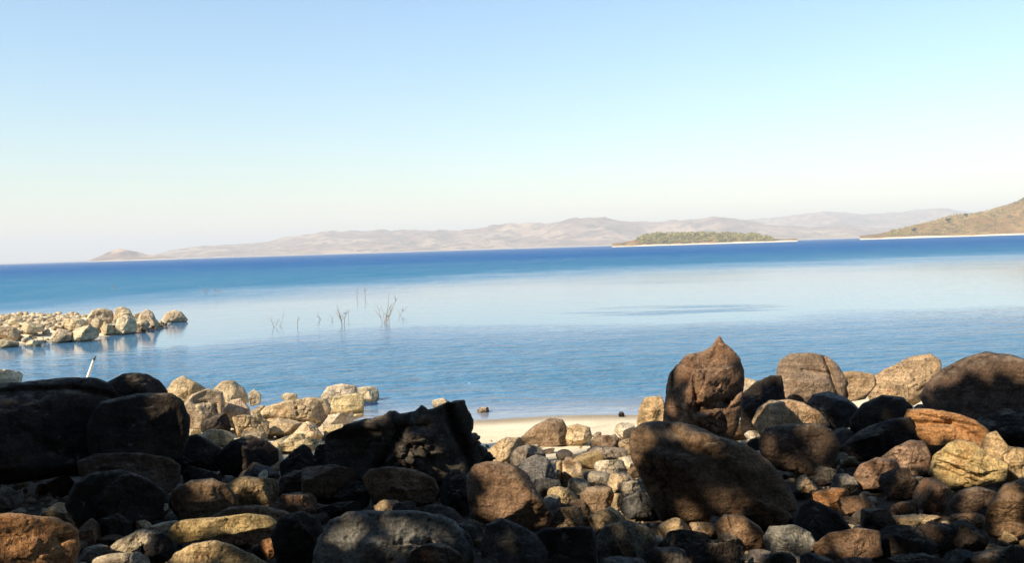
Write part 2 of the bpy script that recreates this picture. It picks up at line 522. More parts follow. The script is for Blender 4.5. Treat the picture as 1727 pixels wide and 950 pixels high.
def leaf_cards(centres, size, rg, aspect=0.55):
    """one four-cornered leaf for every centre, turned at random"""
    n = len(centres)
    a = rg.normal(size=(n, 3)); a /= np.linalg.norm(a, axis=1)[:, None]
    b = np.cross(a, rg.normal(size=(n, 3))); b /= np.linalg.norm(b, axis=1)[:, None]
    s = size * rg.uniform(0.7, 1.3, n)[:, None]
    p = np.asarray(centres)
    v = np.stack([p - a * s, p + b * s * aspect, p + a * s, p - b * s * aspect], 1).reshape(-1, 3)
    f = np.arange(4 * n).reshape(-1, 4)
    return v, f

def blob_leaves(c, r, n, rg):
    d = rg.normal(size=(n, 3)); d /= np.linalg.norm(d, axis=1)[:, None]
    rad = rg.uniform(0.45, 1.0, n) ** 0.5
    return np.asarray(c) + d * rad[:, None] * np.asarray(r)

def surface_z(o, x, y):
    h, loc, nn, fi = o.ray_cast(Vector((x, y, 500)), Vector((0, 0, -1)))
    return loc.z if h else None

ISLAND = bpy.data.objects['island']
HEADLAND = bpy.data.objects['headland']
bpy.context.view_layer.update()
rg = np.random.default_rng(11)
pts = []
for k in range(520):
    px = rg.uniform(1074, 1304)
    Y = rg.uniform(1004, 1050)
    r = ray(px, horizon(px)); x = r.x / r.y * Y
    z = surface_z(ISLAND, x, Y)
    if z is None or z < 1.6: continue
    edge = min((px - 1070) / 35.0, (1308 - px) / 35.0, 1.0)
    s = rg.uniform(0.8, 2.9) * (0.45 + 0.55 * edge)
    pts.append(blob_leaves((x, Y, z + s * 0.8), (s * 1.3, s * 1.2, s), 60, rg))
v, f = leaf_cards(np.concatenate(pts), 0.75, rg)
tag(link(bpy.data.objects.new('island_scrub', mesh_np('island_scrub', v, f, M_SCRUB, False))), 'olive and tan scrub covering the low island', kind='stuff')
pts = []
for k in range(420):
    px = rg.uniform(1500, 1760); Y = rg.uniform(903, 1020)
    r = ray(px, horizon(px)); x = r.x / r.y * Y
    z = surface_z(HEADLAND, x, Y)
    if z is None or z < 2.0: continue
    s = rg.uniform(0.3, 1.5)
    pts.append(blob_leaves((x, Y, z + s * 0.5), (s * 1.4, s * 1.4, s), 26, rg))
v, f = leaf_cards(np.concatenate(pts), 0.6, rg)
tag(link(bpy.data.objects.new('headland_scrub', mesh_np('headland_scrub', v, f, M_SCRUB, False))), 'low dry scrub dotted over the tan headland', kind='stuff')

def tube(path, radii, sides=7):
    V, Fc = [], []
    path = [Vector(p) for p in path]
    for i, p in enumerate(path):
        d = (path[min(i + 1, len(path) - 1)] - path[max(i - 1, 0)]).normalized()
        u = d.cross(Vector((0.31, 0.87, 0.37))).normalized(); w = d.cross(u)
        for k in range(sides):
            a = 2 * math.pi * k / sides
            V.append(p + (u * math.cos(a) + w * math.sin(a)) * radii[i])
        if i:
            for k in range(sides):
                k2 = (k + 1) % sides
                Fc.append(((i - 1) * sides + k, (i - 1) * sides + k2, i * sides + k2, i * sides + k))
    V.append(path[-1] + (path[-1] - path[-2]).normalized() * radii[-1])
    t = len(V) - 1; b = (len(path) - 1) * sides
    for k in range(sides):
        Fc.append((b + k, b + (k + 1) % sides, t, t))
    return [tuple(p) for p in V], Fc

def tubes_mesh(name, tubes, mat):
    V, Fc = [], []
    for vv, ff in tubes:
        o = len(V); V += vv
        Fc += [tuple(dict.fromkeys(i + o for i in q)) for q in ff]
    me = bpy.data.meshes.new(name)
    me.from_pydata(V, [], Fc)
    me.polygons.foreach_set('use_smooth', [True] * len(me.polygons))
    me.materials.append(mat)
    return me

for px, Y, hgt, wid, lab in ((1541, 935, 5.6, 6.5, 'dark round tree lowest on the headland, nearest the island'),
                             (1599, 955, 5.0, 6.2, 'dark spreading tree midway up the headland skyline'),
                             (1629, 975, 4.6, 4.4, 'small dark tree highest on the headland skyline')):
    r = ray(px, horizon(px)); x = r.x / r.y * Y
    z = surface_z(HEADLAND, x, Y) or 2.0
    e = link(bpy.data.objects.new('headland_tree', None)); e.location = (x, Y, z)
    tag(e, lab, 'tree', 'trees on the headland')
    link(bpy.data.objects.new('trunk', tubes_mesh('trunk', [tube([(0, 0, -0.4), (0.1, 0, hgt * .3), (0.3, 0, hgt * .7)], [.35, .25, .1]), tube([(0, 0, hgt * .25), (-1.2, .3, hgt * .6)], [.16, .06])], M_BARK)), e)
    cl = [blob_leaves((rg.uniform(-.32, .32) * wid, rg.uniform(-.3, .3) * wid, hgt * rg.uniform(.45, .85)), (wid * .22, wid * .22, hgt * .2), 70, rg) for _ in range(9)]
    v, f = leaf_cards(np.concatenate(cl), 0.42, rg)
    link(bpy.data.objects.new('crown', mesh_np('crown', v, f, M_DARKTREE, False)), e)

# ------------------------------------------------------------------ haze over the lake
def haze_box():
    x0, x1, y0, y1, z0, z1 = -16000, 16000, -700, 16000, -3.0, 225.0
    v = [(x0, y0, z0), (x1, y0, z0), (x1, y1, z0), (x0, y1, z0), (x0, y0, z1), (x1, y0, z1), (x1, y1, z1), (x0, y1, z1)]
    f = [(0, 3, 2, 1), (4, 5, 6, 7), (0, 1, 5, 4), (1, 2, 6, 5), (2, 3, 7, 6), (3, 0, 4, 7)]
    m = bpy.data.materials.new('haze_air'); m.use_nodes = True
    t = m.node_tree; t.nodes.clear()
    out = t.nodes.new('ShaderNodeOutputMaterial')
    pv = t.nodes.new('ShaderNodeVolumePrincipled')
    pv.inputs['Density'].default_value = HAZE
    pv.inputs['Color'].default_value = (0.925, 0.952, 1.0, 1)
    pv.inputs['Anisotropy'].default_value = 0.0
    pv.inputs['Density Attribute'].default_value = ''
    pv.inputs['Temperature Attribute'].default_value = ''
    pv.inputs['Color Attribute'].default_value = ''
    t.links.new(pv.outputs[0], out.inputs['Volume'])
    me = bpy.data.meshes.new('haze'); me.from_pydata(v, [], f); me.materials.append(m)
    tag(link(bpy.data.objects.new('haze', me)), 'pale dry-season haze over the lake', kind='stuff')
HAZE = 2.9e-4
haze_box()

# ------------------------------------------------------------------ rocks
def ico(level):
    t = (1 + 5 ** 0.5) / 2
    v = [(-1, t, 0), (1, t, 0), (-1, -t, 0), (1, -t, 0), (0, -1, t), (0, 1, t), (0, -1, -t), (0, 1, -t), (t, 0, -1), (t, 0, 1), (-t, 0, -1), (-t, 0, 1)]
    v = [np.array(p, float) / np.linalg.norm(p) for p in v]
    f = [(0, 11, 5), (0, 5, 1), (0, 1, 7), (0, 7, 10), (0, 10, 11), (1, 5, 9), (5, 11, 4), (11, 10, 2), (10, 7, 6), (7, 1, 8), (3, 9, 4), (3, 4, 2), (3, 2, 6), (3, 6, 8), (3, 8, 9), (4, 9, 5), (2, 4, 11), (6, 2, 10), (8, 6, 7), (9, 8, 1)]
    for _ in range(level):
        mid, nf = {}, []
        def m(a, b):
            k = (min(a, b), max(a, b))
            if k not in mid:
                p = v[a] + v[b]
                v.append(p / np.linalg.norm(p)); mid[k] = len(v) - 1
            return mid[k]
        for a, b, c in f:
            ab, bc, ca = m(a, b), m(b, c), m(c, a)
            nf += [(a, ab, ca), (b, bc, ab), (c, ca, bc), (ab, bc, ca)]
        f = nf
    return np.array(v), np.array(f, dtype=np.int32)
ICO = {k: ico(k) for k in (1, 2, 3, 4, 5, 6)}

def poly_radius(P, n=360):
    """distance from the centroid to the outline, for n directions"""
    P = np.asarray(P, float)
    x, y = P[:, 0], P[:, 1]
    x2, y2 = np.roll(x, -1), np.roll(y, -1)
    cr = x * y2 - x2 * y
    A = cr.sum() / 2
    c = np.array([((x + x2) * cr).sum(), ((y + y2) * cr).sum()]) / (6 * A)
    ang = np.arange(n) * 2 * math.pi / n
    d = np.stack([np.cos(ang), np.sin(ang)], 1)
    R = np.zeros(n)
    Q = P - c
    for i in range(len(Q)):
        a, b = Q[i], Q[(i + 1) % len(Q)]
        e = b - a
        den = d[:, 0] * e[1] - d[:, 1] * e[0]
        den = np.where(abs(den) < 1e-9, 1e-9, den)
        t = (a[0] * e[1] - a[1] * e[0]) / den
        u = (a[0] * d[:, 1] - a[1] * d[:, 0]) / den
        R = np.where((t > 0) & (u >= -1e-6) & (u <= 1 + 1e-6), np.maximum(R, t), R)
    bad = R <= 0
    if bad.any():
        R[bad] = np.interp(ang[bad], ang[~bad], R[~bad], period=2 * math.pi)
    return c, R

def circ_smooth(R, w):
    if w < 1: return R
    k = np.ones(2 * w + 1) / (2 * w + 1)
    return np.convolve(np.concatenate([R[-w:], R, R[:w]]), k, 'valid')

SH = {}   # style -> (cuts, cut offset lo, hi, lump, ridge, edge smoothing)
# style -> (cuts, cut lo, cut hi, edge softness, lump, ridge, outline smoothing, fullness)
SH['round'] = (10, 0.60, 0.88, 0.022, 0.055, 0.035, 2, 2.2)
SH['lump'] = (11, 0.50, 0.80, 0.010, 0.050, 0.060, 0, 2.3)
SH['block'] = (11, 0.46, 0.76, 0.006, 0.030, 0.045, 0, 3.0)
SH['jag'] = (14, 0.52, 0.86, 0.007, 0.090, 0.130, 0, 2.1)
SH['slab'] = (11, 0.48, 0.78, 0.008, 0.040, 0.055, 0, 2.6)
# joint blocks: how many cells break the surface, offset between them, groove depth
JOINT = {'round': (7, 0.022, 0.018), 'lump': (13, 0.055, 0.040), 'block': (8, 0.050, 0.040), 'jag': (24, 0.095, 0.060), 'slab': (9, 0.050, 0.040)}

ROCKS = []
def box_poly(x0, y0, x1, y1, seed, style, tilt=0.0):
    rr = np.random.default_rng(seed)
    m = {'round': 11, 'lump': 8, 'block': 6, 'slab': 7, 'jag': 9}[style]
    a = (np.arange(m) + rr.uniform(-.32, .32, m)) * 2 * math.pi / m + rr.uniform(0, 6.28)
    ex = 3.2
    r = (abs(np.cos(a)) ** ex + abs(np.sin(a)) ** ex) ** (-1 / ex) * rr.uniform(.86, 1.08, m)
    X, Y = np.cos(a) * r, np.sin(a) * r
    # fill the given box, then let the corners be knocked off a little
    X = (X - X.min()) / np.ptp(X) * 2 - 1; Y = (Y - Y.min()) / np.ptp(Y) * 2 - 1
    P = np.stack([X, Y], 1)
    Q = []
    cc = 0.30 if style == 'round' else 0.16
    for i in range(m):
        p, q, n = P[i - 1], P[i], P[(i + 1) % m]
        Q += [q + (p - q) * cc, q + (p - q) * cc * .3 + (n - q) * cc * .3, q + (n - q) * cc]
    P = np.array(Q)
    w, h = (x1 - x0) / 2 * 1.03, (y1 - y0) / 2 * 1.03
    X, Y = P[:, 0] * w, P[:, 1] * h
    ta = math.radians(tilt)
    X, Y = X * math.cos(ta) - Y * math.sin(ta), X * math.sin(ta) + Y * math.cos(ta)
    return np.stack([X + (x0 + x1) / 2, Y + (y0 + y1) / 2], 1)

def rock(name, shape, col, label, style='lump', base=None, Y=None, deep=0.95, mat=None, group=None, tilt=0.0, short=None, lump=1.0, fine=None, creases=()):
    seed = len(ROCKS) + 101
    rr = np.random.default_rng(seed)
    if len(shape) == 4 and np.isscalar(shape[0]):
        x0, y0, x1, y1 = shape
        gx, gy = 0.07 * (x1 - x0), 0.06 * (y1 - y0)           # boxes were measured tight: let neighbours wedge together
        P = box_poly(x0 - gx, y0 - gy * 0.4, x1 + gx, y1 + gy, seed, style, tilt)
    else:
        P = np.asarray(shape, float)
    traced = not (len(shape) == 4 and np.isscalar(shape[0]))
    cuts, clo, chi, soft, lumpk, ridgek, sm, pw = SH[style]
    lumpk *= lump; ridgek *= lump
    c, R = poly_radius(P)
    wpx, hpx = np.ptp(P[:, 0]), np.ptp(P[:, 1])
    bot = P[:, 1].max()
    if Y is None:
        Y = ground_Y(c[0], base if base else bot - 0.06 * hpx)
    depth = (at(c[0], c[1], Y) - CAM).dot(FWD)
    k = depth / F0
    big = max(wpx, hpx)
    lev = fine or (5 if big > 80 else (4 if big > 26 else 3))
    n, F = ICO[lev]
    rho = np.hypot(n[:, 0], n[:, 1])
    th = np.arctan2(-n[:, 1], n[:, 0])          # image y runs down
    ti = (th / (2 * math.pi) * 360) % 360
    Rs = circ_smooth(R, min(sm, 1) if traced else sm); Rb = circ_smooth(R, 36)
    i0 = np.floor(ti).astype(int) % 360; fr = ti - np.floor(ti)
    Ra = Rs[i0] * (1 - fr) + Rs[(i0 + 1) % 360] * fr
    Rc = Rb[i0] * (1 - fr) + Rb[(i0 + 1) % 360] * fr
    wt = rho ** (1.2 if style == 'jag' else 2)
    Re = Rc * (1 - wt) + Ra * wt
    D = deep * 0.5 * min(wpx, 1.5 * hpx) * k
    # fuller than an ellipsoid: flat-ish faces, quick shoulders
    az = abs(n[:, 2])
    nn = (rho ** pw + az ** pw) ** (-1 / pw)
    rp = rho * nn
    L = np.stack([n[:, 0] / np.maximum(rho, 1e-6) * rp * Re * k, n[:, 1] / np.maximum(rho, 1e-6) * rp * Re * k, n[:, 2] * nn * D], 1)
    size = 0.25 * (wpx + hpx) * k
    keep = 1 - (0.85 if traced else 0.0) * np.clip(rp, 0, 1) ** 10
    w = soft * size
    for q in range(cuts):
        d = rr.normal(size=3); d[2] = abs(d[2]) * 1.3 + 0.15; d[0] *= 1.1; d /= np.linalg.norm(d)
        pr = L @ d
        lim = pr.max() * rr.uniform(clo, chi)
        x = (pr - lim) / w
        cut = w * np.where(x > 20, x, np.log1p(np.exp(np.clip(x, -30, 20))))
        L = L - (cut * keep * 0.96)[:, None] * d
    nrm = L / np.maximum(np.linalg.norm(L, axis=1), 1e-6)[:, None]
    q = L / size
    o3 = rr.uniform(-50, 50, 3)
    edge = 1 - (0.6 if traced else 0.2) * np.clip(rp, 0, 1) ** 8       # calmer at the outline
    disp = lumpk * fbm(q * 1.3 + o3, 4, seed) * 1.7
    rid = abs(fbm(q * 2.2 + o3 + 9, 4, seed + 3))
    disp = disp - ridgek * np.clip(1 - rid * 5, 0, 1)                    # creases
    st = fbm(q * np.array([1.6, 3.6, 2.0]) + o3 + 3, 4, seed + 8)
    stp = np.floor(st * 5) + sst((st * 5) % 1.0, 0.55, 1.0)              # broken ledges
    disp = disp + ridgek * 0.55 * stp / 2.5
    disp = disp + 0.030 * fbm(q * 5.5 + o3, 5, seed + 5, 0.6)
    L = L + nrm * (disp * edge * size)[:, None]
    nc, ja, jg = JOINT[style]
    cp = rr.uniform(q.min(0), q.max(0), (nc, 3))
    qq = q + 0.22 * np.stack([fbm(q * 2.1 + o3 + 31 * e_, 3, seed + 40 + e_) for e_ in range(3)], 1)
    dd = np.linalg.norm(qq[:, None, :] - cp[None], axis=2)
    od = np.sort(dd, axis=1)
    gap = od[:, 1] - od[:, 0]
    off = rr.uniform(-1, 0.25, nc)[np.argmin(dd, 1)]
    jd = ja * off * sst(gap, 0.0, 0.05) - jg * np.exp(-(gap / 0.035) ** 2)
    L = L + nrm * (jd * size * lump * (1 - (0.9 if traced else 0.3) * np.clip(rp, 0, 1) ** 6))[:, None]
    # joints and clefts that run across the face: (from, to, half width, depth), in photo pixels
    wob = fbm(q * 3 + o3, 3, seed + 21)
    for (ax_, ay_), (bx_, by_), hw, dp in creases:
        u0 = np.array([ax_ - c[0], c[1] - ay_]) * k; u1 = np.array([bx_ - c[0], c[1] - by_]) * k
        ev = u1 - u0
        tt = np.clip(((L[:, 0] - u0[0]) * ev[0] + (L[:, 1] - u0[1]) * ev[1]) / (ev @ ev), 0, 1)
        dist = np.hypot(L[:, 0] - u0[0] - tt * ev[0], L[:, 1] - u0[1] - tt * ev[1]) + wob * hw * k * 0.7
        g = np.exp(-(dist / (hw * k)) ** 2) * (n[:, 2] > -0.1)
        L[:, 2] -= g * dp * k
    ctr = at(c[0], c[1], Y)
    vd = (ctr - CAM).normalized()
    ax = (RIGHT - vd * RIGHT.dot(vd)).normalized()
    B = np.array([ax[:], (ax.cross(vd))[:], (-vd)[:]])
    Wv = L @ B
    zmin = Wv[:, 2].min()
    org = Vector((ctr.x, ctr.y, ctr.z + zmin))
    Wv = Wv - np.array([0, 0, zmin])
    me = mesh_np(name, Wv, F, mat or M_ROCK)
    ob = link(bpy.data.objects.new(name, me))
    ob.location = org
    j = rr.uniform(0.88, 1.12)
    ob.color = (col[0] * j, col[1] * j * rr.uniform(.97, 1.03), col[2] * j * rr.uniform(.94, 1.06), 1)
    tag(ob, label, 'boulder' if name.endswith('boulder') else ('stone' if name.endswith('stone') else 'rock'), group)
    ROCKS.append(dict(o=ob, c=c, w=wpx, h=hpx, Y=Y, short=short, k=k))
    return ob

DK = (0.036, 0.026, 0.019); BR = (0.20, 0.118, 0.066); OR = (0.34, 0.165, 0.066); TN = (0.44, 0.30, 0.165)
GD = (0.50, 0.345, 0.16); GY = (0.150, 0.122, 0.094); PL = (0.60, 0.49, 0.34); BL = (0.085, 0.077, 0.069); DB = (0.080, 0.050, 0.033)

G_L = 'rocks in the shade at the left'; G_C = 'rocks in the middle of the shore'; G_R = 'rocks at the right'; G_S = 'sunlit rocks at the water edge'; G_P = 'pale rocks of the spit'

# ---- far left shade
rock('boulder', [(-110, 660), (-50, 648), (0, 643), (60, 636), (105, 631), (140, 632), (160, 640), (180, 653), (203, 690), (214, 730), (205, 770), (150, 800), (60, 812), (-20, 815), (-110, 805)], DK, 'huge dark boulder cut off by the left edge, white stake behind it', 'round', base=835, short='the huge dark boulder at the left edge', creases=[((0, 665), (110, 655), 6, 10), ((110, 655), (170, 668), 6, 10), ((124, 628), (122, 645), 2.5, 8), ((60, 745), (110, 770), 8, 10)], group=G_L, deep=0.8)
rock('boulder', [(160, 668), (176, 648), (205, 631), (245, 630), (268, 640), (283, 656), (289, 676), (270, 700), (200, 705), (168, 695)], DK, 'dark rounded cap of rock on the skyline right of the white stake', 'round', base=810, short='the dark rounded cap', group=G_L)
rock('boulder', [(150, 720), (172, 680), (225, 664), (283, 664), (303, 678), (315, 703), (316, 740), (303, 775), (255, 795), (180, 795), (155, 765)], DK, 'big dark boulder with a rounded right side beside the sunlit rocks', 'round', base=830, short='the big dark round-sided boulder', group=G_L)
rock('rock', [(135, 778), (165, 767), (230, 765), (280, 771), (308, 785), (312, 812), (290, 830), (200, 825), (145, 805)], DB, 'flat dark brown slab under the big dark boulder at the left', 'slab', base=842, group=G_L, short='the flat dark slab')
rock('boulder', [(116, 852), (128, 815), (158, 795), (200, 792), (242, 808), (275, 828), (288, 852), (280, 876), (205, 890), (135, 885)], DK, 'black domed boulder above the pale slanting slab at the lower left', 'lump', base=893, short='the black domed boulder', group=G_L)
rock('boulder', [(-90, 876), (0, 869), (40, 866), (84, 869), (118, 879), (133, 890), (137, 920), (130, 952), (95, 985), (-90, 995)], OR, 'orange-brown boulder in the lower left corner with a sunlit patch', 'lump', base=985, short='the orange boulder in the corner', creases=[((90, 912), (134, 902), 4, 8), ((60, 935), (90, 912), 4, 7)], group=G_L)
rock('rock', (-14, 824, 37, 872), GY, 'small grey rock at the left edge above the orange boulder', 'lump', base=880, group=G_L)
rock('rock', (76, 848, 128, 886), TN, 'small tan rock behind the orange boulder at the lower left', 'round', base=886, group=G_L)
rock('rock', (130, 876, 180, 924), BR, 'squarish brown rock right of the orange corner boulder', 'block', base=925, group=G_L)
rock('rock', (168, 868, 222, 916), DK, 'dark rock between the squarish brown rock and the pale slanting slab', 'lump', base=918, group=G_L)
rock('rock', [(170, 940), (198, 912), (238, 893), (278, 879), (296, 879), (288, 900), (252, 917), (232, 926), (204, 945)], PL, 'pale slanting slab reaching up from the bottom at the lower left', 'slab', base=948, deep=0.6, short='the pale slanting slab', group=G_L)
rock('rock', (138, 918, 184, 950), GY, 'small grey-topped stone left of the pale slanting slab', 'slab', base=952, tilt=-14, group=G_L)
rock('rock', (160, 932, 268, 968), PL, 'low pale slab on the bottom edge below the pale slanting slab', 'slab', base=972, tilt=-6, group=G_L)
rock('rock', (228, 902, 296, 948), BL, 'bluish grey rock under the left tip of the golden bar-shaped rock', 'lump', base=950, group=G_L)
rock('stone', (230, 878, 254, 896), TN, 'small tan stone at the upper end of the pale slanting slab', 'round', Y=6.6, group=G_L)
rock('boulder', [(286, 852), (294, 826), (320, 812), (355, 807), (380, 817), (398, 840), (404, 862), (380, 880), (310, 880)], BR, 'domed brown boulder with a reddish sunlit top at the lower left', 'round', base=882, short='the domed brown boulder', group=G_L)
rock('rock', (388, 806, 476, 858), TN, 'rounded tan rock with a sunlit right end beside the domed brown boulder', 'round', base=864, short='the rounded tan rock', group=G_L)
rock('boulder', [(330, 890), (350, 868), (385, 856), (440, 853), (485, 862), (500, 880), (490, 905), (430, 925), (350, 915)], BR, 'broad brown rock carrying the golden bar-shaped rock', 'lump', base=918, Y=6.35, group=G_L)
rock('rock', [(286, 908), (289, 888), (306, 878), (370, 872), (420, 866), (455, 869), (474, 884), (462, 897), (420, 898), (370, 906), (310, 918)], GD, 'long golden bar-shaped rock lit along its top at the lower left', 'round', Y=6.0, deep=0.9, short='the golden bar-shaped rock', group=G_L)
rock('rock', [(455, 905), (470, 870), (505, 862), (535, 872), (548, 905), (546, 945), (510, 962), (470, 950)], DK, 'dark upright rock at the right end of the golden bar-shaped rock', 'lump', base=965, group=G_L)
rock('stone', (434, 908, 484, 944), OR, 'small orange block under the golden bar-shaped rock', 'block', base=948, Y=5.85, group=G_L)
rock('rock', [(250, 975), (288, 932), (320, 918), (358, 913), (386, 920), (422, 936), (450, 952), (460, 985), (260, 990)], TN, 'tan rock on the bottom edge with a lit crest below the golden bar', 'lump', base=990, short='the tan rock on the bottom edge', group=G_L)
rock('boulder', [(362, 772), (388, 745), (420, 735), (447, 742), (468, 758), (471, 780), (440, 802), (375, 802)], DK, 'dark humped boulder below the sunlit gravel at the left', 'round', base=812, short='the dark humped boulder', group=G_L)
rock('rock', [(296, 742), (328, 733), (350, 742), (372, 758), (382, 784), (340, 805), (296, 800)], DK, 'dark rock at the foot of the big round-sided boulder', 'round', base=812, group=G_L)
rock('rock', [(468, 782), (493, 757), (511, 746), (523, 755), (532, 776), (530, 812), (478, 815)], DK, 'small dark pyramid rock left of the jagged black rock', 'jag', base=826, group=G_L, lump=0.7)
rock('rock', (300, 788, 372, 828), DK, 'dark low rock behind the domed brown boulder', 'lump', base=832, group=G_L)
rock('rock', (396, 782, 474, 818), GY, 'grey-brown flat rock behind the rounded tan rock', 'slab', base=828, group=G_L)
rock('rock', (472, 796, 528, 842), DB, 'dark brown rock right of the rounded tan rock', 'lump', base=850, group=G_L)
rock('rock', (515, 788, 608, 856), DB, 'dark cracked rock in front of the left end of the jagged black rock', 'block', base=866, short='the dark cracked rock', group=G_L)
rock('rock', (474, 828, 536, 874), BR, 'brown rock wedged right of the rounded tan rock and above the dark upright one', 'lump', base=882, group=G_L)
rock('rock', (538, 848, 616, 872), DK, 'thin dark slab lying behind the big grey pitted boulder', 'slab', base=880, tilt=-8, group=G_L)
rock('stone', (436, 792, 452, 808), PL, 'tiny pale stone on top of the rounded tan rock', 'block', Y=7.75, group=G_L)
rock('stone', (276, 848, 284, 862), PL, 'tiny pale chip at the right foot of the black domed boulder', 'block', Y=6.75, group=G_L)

# ---- middle
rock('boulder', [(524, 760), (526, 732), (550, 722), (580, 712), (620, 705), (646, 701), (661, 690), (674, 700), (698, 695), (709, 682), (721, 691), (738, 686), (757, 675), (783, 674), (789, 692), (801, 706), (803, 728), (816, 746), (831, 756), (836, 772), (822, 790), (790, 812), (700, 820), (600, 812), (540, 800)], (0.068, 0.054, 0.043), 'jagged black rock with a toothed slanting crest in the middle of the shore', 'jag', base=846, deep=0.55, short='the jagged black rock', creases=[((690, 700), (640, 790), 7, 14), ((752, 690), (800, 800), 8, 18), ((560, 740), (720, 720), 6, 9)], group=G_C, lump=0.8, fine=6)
rock('rock', (662, 743, 758, 798), DB, 'speckled rock with a small sunlit patch lying on the jagged black rock', 'lump', Y=7.75, mat=M_PIT, group=G_C, short='the speckled rock')
rock('rock', [(606, 808), (620, 793), (660, 787), (702, 792), (737, 805), (748, 828), (735, 852), (690, 858), (628, 852)], BR, 'dark reddish rock below the speckled rock', 'lump', base=866, group=G_C, short='the dark reddish rock')
rock('rock', (566, 812, 622, 858), DK, 'black rock between the dark cracked rock and the dark reddish rock', 'lump', base=868, group=G_C)
rock('rock', (738, 790, 800, 866), DK, 'upright black rock left of the orange-flanked boulder', 'jag', base=872, group=G_C, lump=0.6)
rock('boulder', [(786, 808), (797, 784), (838, 777), (870, 784), (891, 800), (906, 830), (924, 855), (936, 876), (926, 893), (890, 898), (830, 892), (793, 876)], BR, 'brown boulder with a sunlit orange right flank in the middle', 'round', base=902, short='the orange-flanked boulder', group=G_C)
rock('boulder', [(518, 965), (528, 905), (545, 872), (580, 860), (620, 860), (660, 862), (700, 863), (742, 870), (772, 882), (801, 906), (813, 935), (808, 975), (760, 1000), (600, 1000), (525, 990)], (0.185, 0.168, 0.150), 'big pale grey pitted boulder at the bottom centre', 'lump', base=990, mat=M_PIT, deep=0.8, short='the big grey pitted boulder', creases=[((690, 928), (720, 915), 5, 9), ((720, 915), (775, 935), 5, 9), ((770, 880), (800, 930), 4, 7)], group=G_C)
rock('rock', (620, 843, 676, 868), TN, 'small flat tan stone on the back of the grey pitted boulder', 'slab', Y=6.45, group=G_C)
rock('stone', (664, 848, 700, 876), BL, 'small bluish stone next to the flat tan stone on the pitted boulder', 'round', Y=6.4, group=G_C)
rock('rock', (698, 855, 792, 892), GY, 'greenish grey slab behind the right shoulder of the pitted boulder', 'slab', Y=6.5, tilt=10, group=G_C)
rock('rock', (768, 880, 816, 916), BL, 'grey rock at the right shoulder of the pitted boulder', 'lump', base=922, group=G_C)
rock('rock', (684, 922, 778, 990), DB, 'brownish dome on the bottom edge in front of the pitted boulder', 'round', Y=5.15, group=G_C)
rock('boulder', [(808, 930), (817, 886), (845, 877), (882, 890), (912, 906), (928, 932), (924, 985), (826, 988)], BL, 'dark grey boulder on the bottom edge right of the pitted boulder', 'lump', base=990, short='the dark grey bottom boulder', group=G_C)
rock('boulder', [(876, 915), (916, 893), (1000, 891), (1007, 908), (1007, 960), (995, 990), (880, 990)], DK, 'black square-edged block on the bottom edge in the middle', 'block', base=985, short='the black square block', group=G_C)
rock('stone', (812, 938, 852, 966), GY, 'small grey stone on the bottom edge before the dark grey boulder', 'round', Y=5.3, group=G_C)
rock('boulder', [(1004, 905), (1018, 884), (1060, 881), (1090, 885), (1109, 900), (1114, 928), (1092, 952), (1008, 956)], GY, 'grey mottled rock right of the black square block', 'lump', base=958, short='the grey mottled rock', group=G_C, mat=M_PIT)
rock('rock', (1090, 926, 1176, 968), GY, 'grey rock on the bottom edge right of the grey mottled rock', 'lump', base=972, group=G_C)
rock('rock', (1106, 896, 1206, 940), DK, 'dark flat rock below the round tan stones', 'slab', base=945, group=G_C)
rock('rock', [(862, 752), (884, 731), (904, 716), (928, 706), (950, 708), (959, 724), (957, 752), (905, 758)], (0.26, 0.17, 0.10), 'brown half-buried rock on the sand at the water edge', 'round', base=752, short='the half-buried brown rock', group=G_C)
rock('rock', [(936, 740), (948, 721), (974, 715), (995, 721), (1000, 741), (982, 753), (943, 754)], (0.46, 0.34, 0.205), 'tan rock with a dark cleft right of the half-buried brown rock', 'lump', base=752, group=G_C)
rock('rock', (991, 735, 1052, 764), (0.26, 0.17, 0.10), 'low brown rock on the sand in front of the pale stones', 'lump', base=764, group=G_C)
rock('rock', (1031, 714, 1070, 745), PL, 'pale block on the sand left of the pointed boulder', 'block', base=745, group=G_C)
rock('rock', (1039, 740, 1074, 765), (0.46, 0.34, 0.205), 'small tan rock below the pale block beside the big brown boulder', 'block', base=766, group=G_C)
rock('rock', (974, 751, 1055, 787), (0.30, 0.235, 0.16), 'grey-brown slab with a lit edge in the middle of the sunlit gap', 'slab', base=787, tilt=-10, group=G_C)
rock('rock', (853, 752, 920, 798), (0.26, 0.21, 0.155), 'grey rock behind the bluish dome in the sunlit gap', 'lump', base=800, group=G_C)
rock('boulder', [(868, 796), (882, 777), (904, 767), (924, 773), (938, 796), (938, 826), (915, 838), (876, 832)], (0.15, 0.14, 0.13), 'smooth bluish grey dome in the sunlit gap', 'round', base=840, short='the bluish dome', group=G_C)
rock('rock', [(938, 780), (960, 774), (984, 777), (987, 812), (972, 816), (957, 826), (938, 824)], (0.46, 0.34, 0.205), 'square tan block with a dark cleft in the sunlit gap', 'block', base=828, short='the square tan block', creases=[((949, 778), (946, 826), 3, 10)], group=G_C)
rock('rock', (975, 776, 1070, 807), PL, 'pale flat rock right of the square tan block', 'slab', base=808, group=G_C)
rock('rock', (1035, 770, 1076, 801), PL, 'pale rock against the left side of the big brown boulder', 'block', base=804, group=G_C)
rock('rock', (980, 794, 1029, 823), (0.26, 0.21, 0.155), 'small grey rock below the pale flat rock', 'round', base=824, group=G_C)
rock('rock', (1022, 795, 1073, 836), (0.46, 0.34, 0.205), 'tan rock left of the lower half of the big brown boulder', 'lump', base=838, group=G_C)
rock('rock', (952, 807, 997, 844), (0.26, 0.21, 0.155), 'grey wedge under the square tan block', 'block', base=844, group=G_C)
